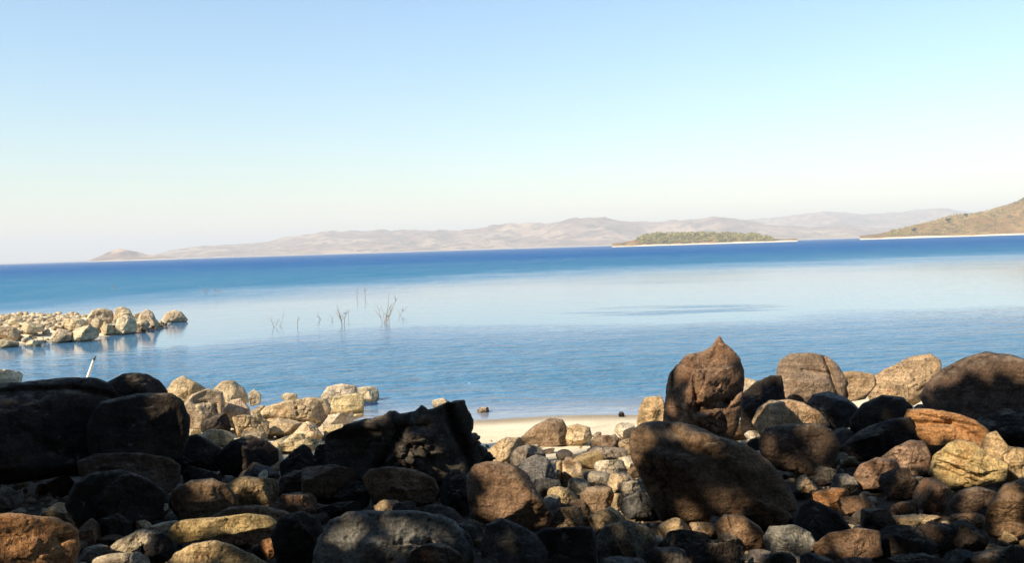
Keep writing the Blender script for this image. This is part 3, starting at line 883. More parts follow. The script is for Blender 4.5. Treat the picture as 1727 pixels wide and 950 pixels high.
rock('rock', (924, 823, 977, 864), (0.52, 0.38, 0.21), 'golden rock right of the orange-flanked boulder', 'lump', base=864, group=G_C)
rock('rock', (978, 819, 1036, 866), (0.26, 0.17, 0.10), 'brown rock with a golden left face low in the sunlit gap', 'lump', base=866, group=G_C)
rock('rock', (1018, 833, 1063, 868), (0.46, 0.34, 0.205), 'tan rock right of the golden-faced brown rock', 'block', base=868, group=G_C)
rock('stone', (966, 840, 989, 855), PL, 'small white stone between the golden rock and the brown rock', 'block', Y=7.55, group=G_C)
rock('rock', (946, 845, 993, 884), DB, 'dark brown rock below the small white stone', 'lump', base=884, group=G_C)
rock('rock', (920, 857, 995, 900), (0.26, 0.17, 0.10), 'brown sloping rock at the lower right foot of the orange-flanked boulder', 'slab', base=900, group=G_C)
rock('rock', (959, 853, 1084, 898), (0.52, 0.38, 0.21), 'long golden slab above the grey mottled rock', 'slab', base=898, group=G_C, short='the long golden slab')
rock('rock', (1047, 826, 1108, 879), BL, 'bluish block with a pale top at the foot of the big brown boulder', 'block', base=880, group=G_C)
rock('rock', (898, 809, 943, 854), BL, 'dark grey rock between the bluish dome and the orange-flanked boulder', 'lump', base=856, group=G_C)
rock('rock', (909, 835, 950, 876), (0.26, 0.21, 0.155), 'grey rock at the right shoulder of the orange-flanked boulder', 'lump', base=876, group=G_C)
rock('rock', (1039, 809, 1080, 844), (0.26, 0.21, 0.155), 'grey rock above the bluish block', 'lump', base=846, group=G_C)
rock('rock', (821, 739, 888, 780), (0.46, 0.34, 0.205), 'tan ridge of rock on the sand right of the jagged black rock', 'slab', base=782, tilt=-22, group=G_C)

# ---- right
rock('boulder', [(1114, 730), (1116, 690), (1119, 652), (1125, 630), (1140, 614), (1160, 598), (1183, 592), (1203, 581), (1211, 569), (1216, 560), (1219, 559), (1228, 576), (1240, 590), (1250, 605), (1256, 626), (1254, 646), (1250, 668), (1248, 704), (1240, 736), (1222, 770), (1160, 785), (1120, 770)], BR, 'tall brown boulder with a pointed tip standing against the water', 'lump', base=792, Y=8.9, deep=0.85, short='the pointed boulder', creases=[((1256, 648), (1222, 678), 7, 16), ((1222, 678), (1172, 692), 6, 14), ((1172, 640), (1176, 690), 3.5, 9), ((1128, 632), (1122, 668), 4, 9), ((1138, 622), (1136, 655), 3, 7)], group=G_R, lump=0.9, fine=6)
rock('boulder', [(1063, 745), (1068, 722), (1080, 710), (1110, 705), (1150, 709), (1190, 722), (1215, 735), (1240, 739), (1270, 748), (1300, 770), (1320, 800), (1337, 832), (1338, 858), (1290, 872), (1200, 878), (1140, 884), (1112, 876), (1095, 838), (1080, 802), (1068, 775)], (0.145, 0.088, 0.052), 'big brown rounded boulder in front of the pointed boulder', 'round', base=890, deep=0.75, short='the big brown boulder', creases=[((1132, 722), (1170, 756), 4, 9), ((1170, 756), (1200, 770), 3, 6), ((1105, 800), (1150, 840), 5, 8)], group=G_R)
rock('rock', [(1072, 718), (1078, 690), (1088, 668), (1117, 667), (1124, 690), (1122, 725), (1080, 730)], TN, 'pale tan upright block at the water edge left of the pointed boulder', 'block', base=736, short='the pale upright block', group=G_R)
rock('boulder', [(1248, 735), (1250, 668), (1273, 641), (1300, 627), (1322, 628), (1326, 690), (1296, 730)], DK, 'dark slanted rock between the pointed boulder and the cracked dome', 'lump', base=742, group=G_R)
rock('rock', (1246, 638, 1284, 676), PL, 'pale rock glimpsed right of the pointed boulder on the waterline', 'lump', base=690, Y=12.5, group=G_R)
rock('boulder', [(1309, 680), (1311, 637), (1318, 609), (1335, 595), (1365, 592), (1396, 599), (1416, 617), (1427, 642), (1424, 675), (1392, 702), (1328, 702)], (0.27, 0.19, 0.125), 'large domed boulder with a crack down its right side on the skyline', 'round', base=722, short='the cracked dome', creases=[((1390, 598), (1414, 684), 3, 13), ((1355, 625), (1395, 630), 2.5, 5)], group=G_R)
rock('rock', [(1402, 655), (1409, 629), (1440, 625), (1476, 627), (1478, 650), (1458, 674), (1420, 680)], TN, 'tan rock split off the right side of the cracked dome', 'block', base=690, Y=10.6, group=G_R)
rock('boulder', [(1266, 714), (1280, 690), (1300, 676), (1330, 675), (1356, 680), (1382, 695), (1398, 716), (1384, 742), (1288, 744)], TN, 'sunlit golden rock below the cracked dome', 'round', base=752, short='the golden rock below the dome', group=G_R)
rock('boulder', [(1352, 690), (1374, 665), (1400, 660), (1426, 671), (1448, 691), (1444, 718), (1400, 728), (1362, 718)], BL, 'bluish dark dome in front of the cracked dome', 'round', base=740, group=G_R)
rock('boulder', [(1280, 745), (1294, 720), (1330, 711), (1371, 709), (1402, 724), (1414, 756), (1404, 790), (1370, 806), (1308, 798), (1284, 772)], DB, 'dark rough boulder right of the big brown boulder', 'lump', base=814, short='the dark rough boulder', group=G_R)
rock('stone', (1383, 753, 1416, 792), GY, 'small rounded grey stone at the right of the dark rough boulder', 'round', base=798, Y=8.1, group=G_R)
rock('stone', (1233, 709, 1267, 738), GD, 'small golden stone in the notch right of the pointed boulder', 'lump', base=742, group=G_R)
rock('stone', (1256, 727, 1284, 745), PL, 'small pale chip right of the small golden stone', 'slab', base=748, group=G_R)
rock('boulder', [(1462, 664), (1474, 636), (1510, 615), (1545, 600), (1571, 595), (1589, 609), (1592, 623), (1582, 642), (1566, 668), (1536, 684), (1500, 680), (1468, 682)], TN, 'slanting tan speckled boulder on the skyline at the right', 'lump', base=702, mat=M_PIT, short='the speckled tan boulder', creases=[((1500, 628), (1535, 622), 3, 5), ((1545, 660), (1580, 640), 4, 6)], group=G_R)
rock('boulder', [(1563, 668), (1580, 640), (1600, 615), (1640, 595), (1670, 589), (1702, 597), (1740, 612), (1800, 640), (1810, 705), (1780, 752), (1700, 748), (1620, 718), (1574, 698)], (0.125, 0.078, 0.048), 'huge dark brown boulder on the skyline cut by the right edge', 'round', base=760, short='the huge boulder at the right edge', group=G_R)
rock('rock', [(1436, 708), (1458, 681), (1490, 666), (1521, 671), (1538, 686), (1534, 722), (1482, 748), (1436, 740)], DK, 'black rock below the speckled tan boulder', 'round', base=756, group=G_R)
rock('rock', [(1416, 752), (1450, 725), (1500, 709), (1537, 701), (1549, 742), (1500, 768), (1440, 784)], DK, 'dark sloping slab left of the orange slab', 'slab', base=790, group=G_R)
rock('rock', (1536, 670, 1650, 716), DK, 'black wedge of rock behind the orange slab', 'slab', base=745, group=G_R)
rock('rock', (1640, 690, 1760, 764), DK, 'black rock under the huge boulder at the right edge', 'lump', base=776, group=G_R)
rock('rock', [(1527, 704), (1535, 688), (1575, 689), (1612, 695), (1642, 709), (1664, 725), (1670, 748), (1656, 762), (1628, 756), (1596, 752), (1566, 752), (1543, 732)], OR, 'orange-brown sunlit slab slanting down to the right', 'slab', base=800, deep=0.7, Y=7.9, short='the orange slab', creases=[((1545, 716), (1600, 716), 5, 9), ((1600, 716), (1650, 742), 5, 9), ((1560, 700), (1640, 720), 2.5, 4)], group=G_R)
rock('boulder', [(1568, 800), (1574, 766), (1600, 742), (1622, 737), (1647, 748), (1664, 766), (1694, 784), (1684, 814), (1640, 824), (1596, 822)], GD, 'golden layered block under the orange slab', 'jag', base=832, short='the golden layered block', creases=[((1580, 776), (1650, 806), 3, 8), ((1584, 788), (1640, 812), 3, 8), ((1600, 766), (1660, 790), 3, 7), ((1576, 765), (1610, 776), 3, 6)], group=G_R, lump=0.6, deep=0.8)
rock('rock', [(1655, 770), (1666, 730), (1686, 724), (1704, 754), (1760, 760), (1765, 795), (1702, 814), (1668, 812)], GD, 'golden rock at the right edge beside the layered block', 'lump', base=822, group=G_R)
rock('rock', [(1488, 772), (1513, 753), (1535, 743), (1561, 745), (1569, 766), (1564, 798), (1530, 810), (1492, 806)], (0.36, 0.23, 0.14), 'rough pinkish tan rock left of the layered block', 'lump', base=818, mat=M_PIT, short='the pinkish tan rock', group=G_R)
rock('rock', [(1434, 810), (1449, 786), (1480, 772), (1512, 775), (1524, 797), (1502, 824), (1448, 828)], (0.33, 0.20, 0.125), 'brown sunlit rock below the dark sloping slab', 'lump', base=832, mat=M_PIT, group=G_R)
rock('rock', (1486, 793, 1540, 842), DB, 'dark rounded rock in front of the pinkish tan rock', 'lump', base=848, group=G_R)
rock('rock', (1516, 802, 1560, 836), GY, 'small grey-brown rock below the pinkish tan rock', 'block', base=842, group=G_R)
rock('rock', (1544, 808, 1606, 864), BR, 'brown-topped dark rock below the layered block', 'block', base=872, group=G_R)
rock('rock', [(1602, 850), (1622, 826), (1650, 819), (1684, 831), (1670, 868), (1642, 878), (1610, 870)], DB, 'dark wedge-shaped rock right of the brown-topped rock', 'slab', base=884, short='the dark wedge', group=G_R)
rock('boulder', [(1660, 890), (1679, 842), (1700, 815), (1732, 804), (1775, 820), (1775, 880), (1704, 912), (1668, 908)], BR, 'brown leaning boulder at the right edge lower down', 'lump', base=918, short='the leaning boulder at the right edge', group=G_R, mat=M_PIT)
rock('rock', (1672, 790, 1740, 826), TN, 'tan rock on top of the leaning boulder at the right edge', 'lump', Y=7.7, group=G_R)
rock('rock', (1372, 824, 1428, 862), OR, 'orange sunlit rock above the dark triangular rock', 'block', base=866, group=G_R)
rock('rock', (1416, 840, 1478, 872), BR, 'reddish brown flat rock right of the orange sunlit rock', 'slab', base=876, group=G_R)
rock('rock', (1396, 800, 1444, 836), GY, 'grey-brown rock above the orange sunlit rock', 'lump', base=840, group=G_R)
rock('rock', (1340, 800, 1378, 838), TN, 'tan rock against the right foot of the big brown boulder', 'lump', base=842, group=G_R)
rock('rock', (1362, 788, 1412, 814), GY, 'small grey ledge below the dark rough boulder', 'slab', base=820, group=G_R)
rock('stone', (1416, 770, 1446, 790), GD, 'small golden stone between the dark rough boulder and the dark sloping slab', 'slab', base=796, group=G_R)
rock('boulder', [(1338, 890), (1354, 852), (1370, 841), (1392, 850), (1421, 871), (1438, 893), (1422, 920), (1356, 922)], DK, 'dark triangular rock low at the right', 'lump', base=926, short='the dark triangular rock', group=G_R)
rock('boulder', [(1286, 908), (1300, 888), (1341, 886), (1372, 899), (1382, 922), (1352, 946), (1296, 944)], (0.30, 0.27, 0.235), 'pale speckled grey rock on the ground low at the right', 'lump', base=948, mat=M_PIT, short='the pale speckled rock', group=G_R)
rock('boulder', [(1203, 884), (1224, 868), (1255, 871), (1281, 889), (1292, 907), (1283, 930), (1250, 926), (1213, 912)], BR, 'egg-shaped brown rock tipped in front of the big brown boulder', 'round', base=930, short='the egg-shaped brown rock', creases=[((1232, 870), (1236, 890), 2.5, 6)], group=G_R)
rock('rock', [(1188, 855), (1204, 838), (1230, 832), (1280, 834), (1311, 845), (1338, 872), (1312, 894), (1230, 890), (1193, 884)], BR, 'brown rock with a golden left end at the foot of the big brown boulder', 'lump', base=896, short='the golden-ended rock', group=G_R)
rock('stone', (1131, 857, 1189, 886), TN, 'flat tan stone at the foot of the big brown boulder', 'slab', base=888, Y=6.9, group=G_R)
rock('stone', (1112, 875, 1164, 910), TN, 'round tan stone below the flat tan stone', 'round', base=912, group=G_R)
rock('stone', (1160, 880, 1204, 908), TN, 'tan stone right of the round tan stone', 'round', base=912, group=G_R)
rock('stone', (1194, 868, 1220, 908), GY, 'small upright grey stone left of the egg-shaped brown rock', 'block', base=910, group=G_R)
rock('rock', (1205, 902, 1266, 934), GY, 'flat pale rock under the egg-shaped brown rock', 'slab', base=938, tilt=8, group=G_R)
rock('rock', (1150, 918, 1268, 975), DK, 'dark broad rock on the bottom edge below the egg-shaped rock', 'lump', base=978, group=G_R)
rock('rock', [(1372, 922), (1400, 900), (1450, 892), (1487, 897), (1486, 938), (1432, 956), (1382, 952)], BR, 'brown-grey rock right of the pale speckled rock', 'lump', base=956, group=G_R, short='the brown-grey rock')
rock('rock', (1440, 858, 1504, 902), DB, 'dark brown rock behind the brown-grey rock', 'lump', base=906, group=G_R)
rock('rock', (1486, 886, 1574, 944), DK, 'dark low slab right of the brown-grey rock', 'slab', base=948, group=G_R)
rock('rock', (1556, 886, 1630, 934), DB, 'dark sloping rock below the dark wedge', 'slab', base=938, tilt=12, group=G_R)
rock('rock', (1596, 878, 1662, 928), DK, 'black rock left of the leaning boulder foot', 'lump', base=934, group=G_R)
rock('rock', (1498, 868, 1606, 896), TN, 'long flat olive-tan slab low at the right', 'slab', base=900, group=G_R)
rock('rock', (1506, 848, 1556, 878), BR, 'small brown rock behind the flat olive-tan slab', 'lump', base=882, group=G_R)
rock('rock', (1606, 862, 1656, 890), BR, 'small brown rock below the dark wedge', 'lump', base=894, group=G_R)
rock('stone', (1686, 894, 1716, 918), TN, 'small tan stone below the leaning boulder', 'round', base=920, group=G_R)
rock('rock', (1650, 922, 1760, 985), DK, 'dark rock in the lower right corner', 'lump', base=985, group=G_R)
rock('rock', (1480, 932, 1610, 990), DK, 'dark rock on the bottom edge below the dark low slab', 'lump', base=990, group=G_R)
rock('rock', (1590, 928, 1664, 968), BL, 'grey flat rock on the bottom edge left of the corner rock', 'slab', base=972, group=G_R)
rock('stone', (1352, 934, 1400, 968), BL, 'small bluish stone on the bottom edge below the pale speckled rock', 'slab', base=972, group=G_R)
rock('stone', (1302, 934, 1344, 972), DK, 'small dark dome on the bottom edge below the pale speckled rock', 'round', base=975, group=G_R)
rock('rock', (1246, 926, 1308, 962), GY, 'pale grey flat stone on the bottom edge left of the small dark dome', 'slab', base=966, group=G_R)
rock('rock', (1398, 940, 1490, 985), DB, 'dark brown rock on the bottom edge below the brown-grey rock', 'lump', base=988, group=G_R)
rock('rock', (990, 940, 1100, 985), BL, 'grey rock on the bottom edge right of the black square block', 'lump', base=990, group=G_R)

# ---- sunlit rocks at the water edge, left of the middle
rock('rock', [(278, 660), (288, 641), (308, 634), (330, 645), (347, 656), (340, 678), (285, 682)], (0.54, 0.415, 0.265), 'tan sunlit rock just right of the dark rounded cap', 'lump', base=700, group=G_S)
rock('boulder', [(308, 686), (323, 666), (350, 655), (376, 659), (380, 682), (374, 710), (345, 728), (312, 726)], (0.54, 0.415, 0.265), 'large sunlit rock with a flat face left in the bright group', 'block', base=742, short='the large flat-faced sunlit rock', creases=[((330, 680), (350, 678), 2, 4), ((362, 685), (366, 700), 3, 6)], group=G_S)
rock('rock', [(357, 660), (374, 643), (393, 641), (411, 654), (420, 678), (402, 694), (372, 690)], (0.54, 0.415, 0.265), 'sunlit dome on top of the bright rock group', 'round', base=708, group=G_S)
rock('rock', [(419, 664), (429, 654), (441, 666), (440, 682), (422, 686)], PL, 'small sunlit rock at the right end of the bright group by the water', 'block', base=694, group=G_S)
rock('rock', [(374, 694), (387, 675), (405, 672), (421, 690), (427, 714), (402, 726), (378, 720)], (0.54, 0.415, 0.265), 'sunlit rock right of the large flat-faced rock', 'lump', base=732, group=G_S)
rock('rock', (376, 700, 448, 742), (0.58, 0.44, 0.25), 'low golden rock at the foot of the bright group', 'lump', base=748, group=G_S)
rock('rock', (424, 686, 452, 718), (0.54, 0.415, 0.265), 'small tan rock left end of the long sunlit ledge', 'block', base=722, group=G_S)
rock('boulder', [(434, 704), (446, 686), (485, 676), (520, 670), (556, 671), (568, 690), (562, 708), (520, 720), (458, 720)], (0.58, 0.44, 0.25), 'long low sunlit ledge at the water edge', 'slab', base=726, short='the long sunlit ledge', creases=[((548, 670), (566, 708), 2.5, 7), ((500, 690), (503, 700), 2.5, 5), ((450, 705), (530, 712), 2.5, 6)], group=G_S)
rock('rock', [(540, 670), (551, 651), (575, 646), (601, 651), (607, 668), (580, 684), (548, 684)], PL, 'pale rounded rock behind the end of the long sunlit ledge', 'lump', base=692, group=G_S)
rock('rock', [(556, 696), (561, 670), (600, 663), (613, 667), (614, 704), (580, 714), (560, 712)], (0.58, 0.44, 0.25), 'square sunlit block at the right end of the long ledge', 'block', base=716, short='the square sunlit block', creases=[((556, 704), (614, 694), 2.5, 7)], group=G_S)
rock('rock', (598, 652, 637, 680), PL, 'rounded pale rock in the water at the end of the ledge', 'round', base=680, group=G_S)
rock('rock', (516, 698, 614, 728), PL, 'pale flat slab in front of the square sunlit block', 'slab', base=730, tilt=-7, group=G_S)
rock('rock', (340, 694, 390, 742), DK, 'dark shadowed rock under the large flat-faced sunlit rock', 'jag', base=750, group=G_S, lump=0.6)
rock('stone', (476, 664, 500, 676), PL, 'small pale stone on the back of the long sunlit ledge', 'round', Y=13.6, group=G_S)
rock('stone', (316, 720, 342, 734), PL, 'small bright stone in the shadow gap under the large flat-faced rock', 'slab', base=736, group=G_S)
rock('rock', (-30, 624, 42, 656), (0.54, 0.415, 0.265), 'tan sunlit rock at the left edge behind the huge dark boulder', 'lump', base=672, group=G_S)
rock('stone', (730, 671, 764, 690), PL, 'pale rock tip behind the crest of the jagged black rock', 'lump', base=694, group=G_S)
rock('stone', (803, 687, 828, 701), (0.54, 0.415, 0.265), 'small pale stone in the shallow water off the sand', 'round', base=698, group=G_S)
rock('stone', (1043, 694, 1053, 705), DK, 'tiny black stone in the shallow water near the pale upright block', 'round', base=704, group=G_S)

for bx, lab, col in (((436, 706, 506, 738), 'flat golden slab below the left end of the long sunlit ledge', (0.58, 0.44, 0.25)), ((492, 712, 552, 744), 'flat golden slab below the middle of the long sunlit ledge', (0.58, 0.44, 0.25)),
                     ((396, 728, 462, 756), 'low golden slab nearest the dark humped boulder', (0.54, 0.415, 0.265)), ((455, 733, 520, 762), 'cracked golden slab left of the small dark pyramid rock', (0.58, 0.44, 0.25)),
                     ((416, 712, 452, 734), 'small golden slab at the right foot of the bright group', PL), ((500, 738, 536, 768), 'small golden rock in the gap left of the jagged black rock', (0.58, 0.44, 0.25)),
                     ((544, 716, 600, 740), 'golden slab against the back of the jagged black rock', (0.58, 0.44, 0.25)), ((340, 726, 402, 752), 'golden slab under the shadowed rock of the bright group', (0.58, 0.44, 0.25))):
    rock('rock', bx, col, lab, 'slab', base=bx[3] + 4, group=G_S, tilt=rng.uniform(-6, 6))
rock('rock', (596, 714, 668, 800), DK, 'black broken piece on the left face of the jagged black rock', 'jag', Y=8.05, group=G_C, deep=0.6)
rock('rock', (742, 694, 812, 800), DK, 'black upright piece on the right face of the jagged black rock', 'jag', Y=8.0, group=G_C, deep=0.6)
rock('rock', (528, 740, 606, 806), DK, 'black block at the left foot of the jagged black rock', 'jag', Y=7.9, group=G_C, deep=0.6)
rock('rock', (782, 744, 838, 800), DK, 'black lump at the right foot of the jagged black rock', 'jag', Y=7.95, group=G_C, deep=0.6)

# ---- the spit across the bay
SP = (0.55, 0.43, 0.27)
def spit(shape, label, style='lump', base=None, col=SP):
    S_ = np.array(shape, float)
    if S_.ndim == 1:
        w_ = S_[2] - S_[0]; S_ = [S_[0] + .06 * w_, S_[1] + .18 * (S_[3] - S_[1]), S_[2] - .06 * w_, S_[3]]
    else:
        bt = S_[:, 1].max(); mx_ = S_[:, 0].mean(); S_[:, 1] = bt - (bt - S_[:, 1]) * .90; S_[:, 0] = mx_ + (S_[:, 0] - mx_) * .94
    shape = tuple(S_) if isinstance(S_, list) else S_.tolist()
    if style in ('lump', 'round'): style = 'block' if len(shape) != 4 else 'slab'
    rock('rock', shape, col, label, style, base=base, group=G_P, deep=1.0, short='the ' + ' '.join(label.split()[:label.split().index('rock') + 1]) if 'rock' in label.split() else None)
spit([(272, 541), (279, 525), (294, 520), (306, 524), (318, 539), (312, 546), (276, 547)], 'lone pale rock in the water off the tip of the spit', 'lump', 545)
spit([(232, 548), (236, 526), (248, 517), (258, 523), (264, 540), (262, 552)], 'pale rounded rock nearest the tip of the spit', 'lump', 553)
spit([(190, 540), (193, 518), (205, 512), (218, 518), (226, 535), (222, 548), (196, 550)], 'tallest pale rock on the crest of the spit', 'block', 556)
spit([(146, 538), (156, 520), (172, 516), (190, 521), (194, 540), (160, 545)], 'pale rock left of the tallest one on the spit crest', 'lump', 552)
spit((168, 537, 196, 568), 'squarish pale block at the waterline of the spit', 'block', 566)
spit([(192, 560), (196, 535), (212, 526), (228, 534), (234, 556), (225, 566), (198, 567)], 'broad pale rock in front of the tallest rock of the spit', 'lump', 565)
spit((194, 548, 226, 568), 'low pale rock at the foot of the broad spit rock', 'slab', 566)
spit((222, 536, 252, 562), 'pale rock right of the broad spit rock', 'lump', 560)
spit((242, 536, 276, 554), 'flat pale rock pointing to the lone rock off the spit', 'slab', 553)
spit((152, 532, 178, 556), 'pale rock above the squarish waterline block', 'lump', 560)
spit((112, 543, 168, 580), 'big smooth pale rock on the near side of the spit', 'round', 578)
spit((82, 549, 130, 582), 'rounded pale rock left of the big smooth spit rock', 'round', 580)
spit((42, 570, 84, 588), 'long flat pale rock at the waterline of the spit', 'slab', 586)
spit((100, 532, 150, 556), 'pale rock behind the big smooth spit rock', 'slab', 562)
spit((14, 535, 30, 548), 'small pale rock with a dark hollow on the left of the spit crest', 'block', 556)
spit((36, 540, 74, 562), 'pale angular rock left on the spit', 'block', 568)
spit((-6, 544, 42, 574), 'pale rock at the left edge of the spit', 'lump', 576)
spit((-10, 566, 34, 592), 'low pale rock where the spit meets the left edge', 'slab', 588)

# ---- gravel, then the loose small stones that fill the gaps --------------------
bpy.context.view_layer.update()
DG = bpy.context.evaluated_depsgraph_get()
def cast(px, py):
    r = ray(px, py).normalized()
    return sc.ray_cast(DG, CAM + r * 0.2, r)

def pebble_mesh(level, seed, flat):
    rr = np.random.default_rng(seed)
    n, F = ICO[level]
    L = n * np.array([1.0, rr.uniform(.65, .95), rr.uniform(.5, .8) * flat])
    for _ in range(12):
        d = rr.normal(size=3); d /= np.linalg.norm(d)
        pr = L @ d; lim = pr.max() * rr.uniform(.58, .88)
        L = L - np.where(pr > lim, (pr - lim) * .9, 0)[:, None] * d
    L = L * (1 + 0.10 * fbm(n * 1.6 + seed, 3, seed))[:, None]
    L[:, 2] -= L[:, 2].min()
    return L, F

def gravel(name, label, n, spots, smin, smax, mat, seed):
    rr = np.random.default_rng(seed)
    V, Fs = [], []
    prot = [pebble_mesh(1, 300 + k, .9) for k in range(10)]
    o = 0
    x, y = spots(rr, n)
    z = terrain(x, y)
    keep = z > 0.01
    for xi, yi, zi in zip(x[keep], y[keep], z[keep]):
        L, F = prot[rr.integers(10)]
        s = smin * (smax / smin) ** (rr.uniform() ** 2.2)
        a = rr.uniform(0, 6.28); ca, sa = math.cos(a), math.sin(a)
        P = np.stack([L[:, 0] * ca - L[:, 1] * sa, L[:, 0] * sa + L[:, 1] * ca, L[:, 2] - .3], 1) * s + (xi, yi, zi)
        V.append(P); Fs.append(F + o); o += len(L)
    ob = link(bpy.data.objects.new(name, mesh_np(name, np.concatenate(V), np.concatenate(Fs), mat)))
    ob.color = (0.36, 0.27, 0.17, 1)
    tag(ob, label, kind='stuff')

def gravel_mat(name):
    t = NT(name)
    geo = t.n('NewGeometry')
    v = t.voro(geo.outputs['Position'], 5.0)
    s = t.n('SeparateColor'); t.l(v.outputs['Color'], s.inputs[0])
    c = t.mix(s.outputs[0], (0.16, 0.115, 0.075, 1), (0.46, 0.36, 0.235, 1))
    n = t.noise(geo.outputs['Position'], 60, 4, .7)
    c = t.mix(t.smooth(n, .4, .7), c, t.mix(1.0, c, (.6, .55, .5, 1), 'MULTIPLY'))
    t.pbsdf(c, .9, .2, t.bump(n, .5, .01))
    return t.m
M_GRAVEL = gravel_mat('mixed_gravel')
def sp1(rr, n):
    y = 4.6 + 6.4 * rr.uniform(0, 1, n) ** 1.4; x = rr.uniform(-1, 1, n) * (0.62 * y + 0.5); return x, y
def sp2(rr, n):
    y = rr.uniform(25, 39, n); x = rr.uniform(-26, -12.4, n); return x, y
gravel('gravel', 'gravel and pebbles lying between the rocks of the shore', 4200, sp1, .018, .075, M_GRAVEL, 41)
gravel('gravel', 'pale rubble covering the rocky spit', 4200, sp2, .04, .20, M_SMALL, 42)
bpy.data.objects['gravel.001'].color = (*SP, 1)

bpy.context.view_layer.update()
DG = bpy.context.evaluated_depsgraph_get()
PEB = []
for k in range(14):
    L, F = pebble_mesh(3, 500 + k, 1.0)
    PEB.append(mesh_np('loose_stone', L, F, M_SMALL))
marks = [r for r in ROCKS if r['short']]
TINT = [('tan', TN), ('brown', BR), ('brown', BR), ('grey', GY), ('dark', DK), ('dark', DB)]
used = {}
placed = []
def filler(px, py, size_px, colset, group, z_lift=-0.25):
    if any((px - a) ** 2 + (py - b) ** 2 < (0.75 * (size_px + c)) ** 2 for a, b, c in placed): return False
    h, loc, nn, fi, ob, mx = cast(px, py)
    if not h or not (ob.name.startswith('ground') or ob.name.startswith('gravel')): return False
    if loc.z < 0.03: return False
    s = size_px * loc.y / F0
    nm, col = colset[rg.integers(len(colset))]
    o = link(bpy.data.objects.new('loose_stone', PEB[rg.integers(len(PEB))]))
    o.location = (loc.x, loc.y, tz(loc.x, loc.y) + z_lift * s * 0.4)
    o.rotation_euler = (rg.uniform(-.25, .25), rg.uniform(-.25, .25), rg.uniform(0, 6.28))
    o.scale = (s * rg.uniform(.85, 1.3), s * rg.uniform(.85, 1.2), s * rg.uniform(.8, 1.15))
    j = rg.uniform(.8, 1.2); o.color = (col[0] * j, col[1] * j, col[2] * j, 1)
    best = min(marks, key=lambda r: (r['c'][0] - px) ** 2 + (r['c'][1] - py) ** 2)
    dx, dy = px - best['c'][0], py - best['c'][1]
    where = ('to the right of ' if dx > 0 else 'to the left of ') if abs(dx) / best['w'] > abs(dy) / best['h'] else ('below ' if dy > 0 else 'behind ')
    lab = 'loose %s stone lying %s%s' % (nm, where, best['short'])
    placed.append((px, py, size_px))
    used.setdefault(lab, []).append((px, o, nm, where + best['short']))
    tag(o, lab, 'stone', group)
    return True

rg = np.random.default_rng(77)
cnt = 0
for k in range(3000):
    px, py = rg.uniform(-10, 1737), rg.uniform(735, 950)
    if (370 < px < 535 and py < 768) or (800 < px < 1075 and py < 762): continue
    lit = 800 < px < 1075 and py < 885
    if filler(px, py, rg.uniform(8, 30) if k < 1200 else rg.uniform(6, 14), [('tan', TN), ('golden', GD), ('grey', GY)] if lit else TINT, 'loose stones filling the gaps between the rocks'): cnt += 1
    if cnt >= 220: break
cnt = 0
for k in range(400):
    px, py = rg.uniform(375, 530), rg.uniform(704, 765)
    if filler(px, py, rg.uniform(5, 15), [('golden', GD), ('tan', TN)], 'small stones on the sunlit sand'): cnt += 1
    if cnt >= 45: break

cnt = 0
for k in range(700):
    px, py = rg.uniform(0, 268), rg.uniform(532, 584)
    if filler(px, py, rg.uniform(3.5, 9), [('pale', SP), ('cream', (0.60, 0.50, 0.35)), ('tan', (0.44, 0.33, 0.20))], 'loose stones on the spit', -0.5): cnt += 1
    if cnt >= 60: break
ORD = ['leftmost', 'second', 'third', 'fourth', 'fifth', 'sixth', 'seventh', 'eighth', 'ninth', 'tenth', 'eleventh', 'twelfth'] + ['%dth' % q for q in range(13, 60)]
NUM = dict(zip(range(2, 13), ['two', 'three', 'four', 'five', 'six', 'seven', 'eight', 'nine', 'ten', 'eleven', 'twelve']))
NUM.update({q: str(q) for q in range(13, 60)})
for lab, lst in used.items():
    if len(lst) < 2: continue
    lst.sort(key=lambda q: q[0])
    for i, (px, o, nm, wh) in enumerate(lst):
        if len(lst) == 2: o['label'] = '%s of two loose %s stones %s' % ('left' if i == 0 else 'right', nm, wh)
        else: o['label'] = ('%s of %s loose %s stones %s' % (ORD[i], NUM[len(lst)], nm, wh)) if i == 0 else ('%s from the left of %s loose %s stones %s' % (ORD[i], NUM[len(lst)], nm, wh) if i < len(lst) - 1 else 'rightmost of %s loose %s stones %s' % (NUM[len(lst)], nm, wh))

for lst in used.values():
    for _, o, nm, wh in lst:
        if len(o['label'].split()) > 16: o['label'] = o['label'].replace(' from the left of', ' leftmost of').replace('loose ', '')

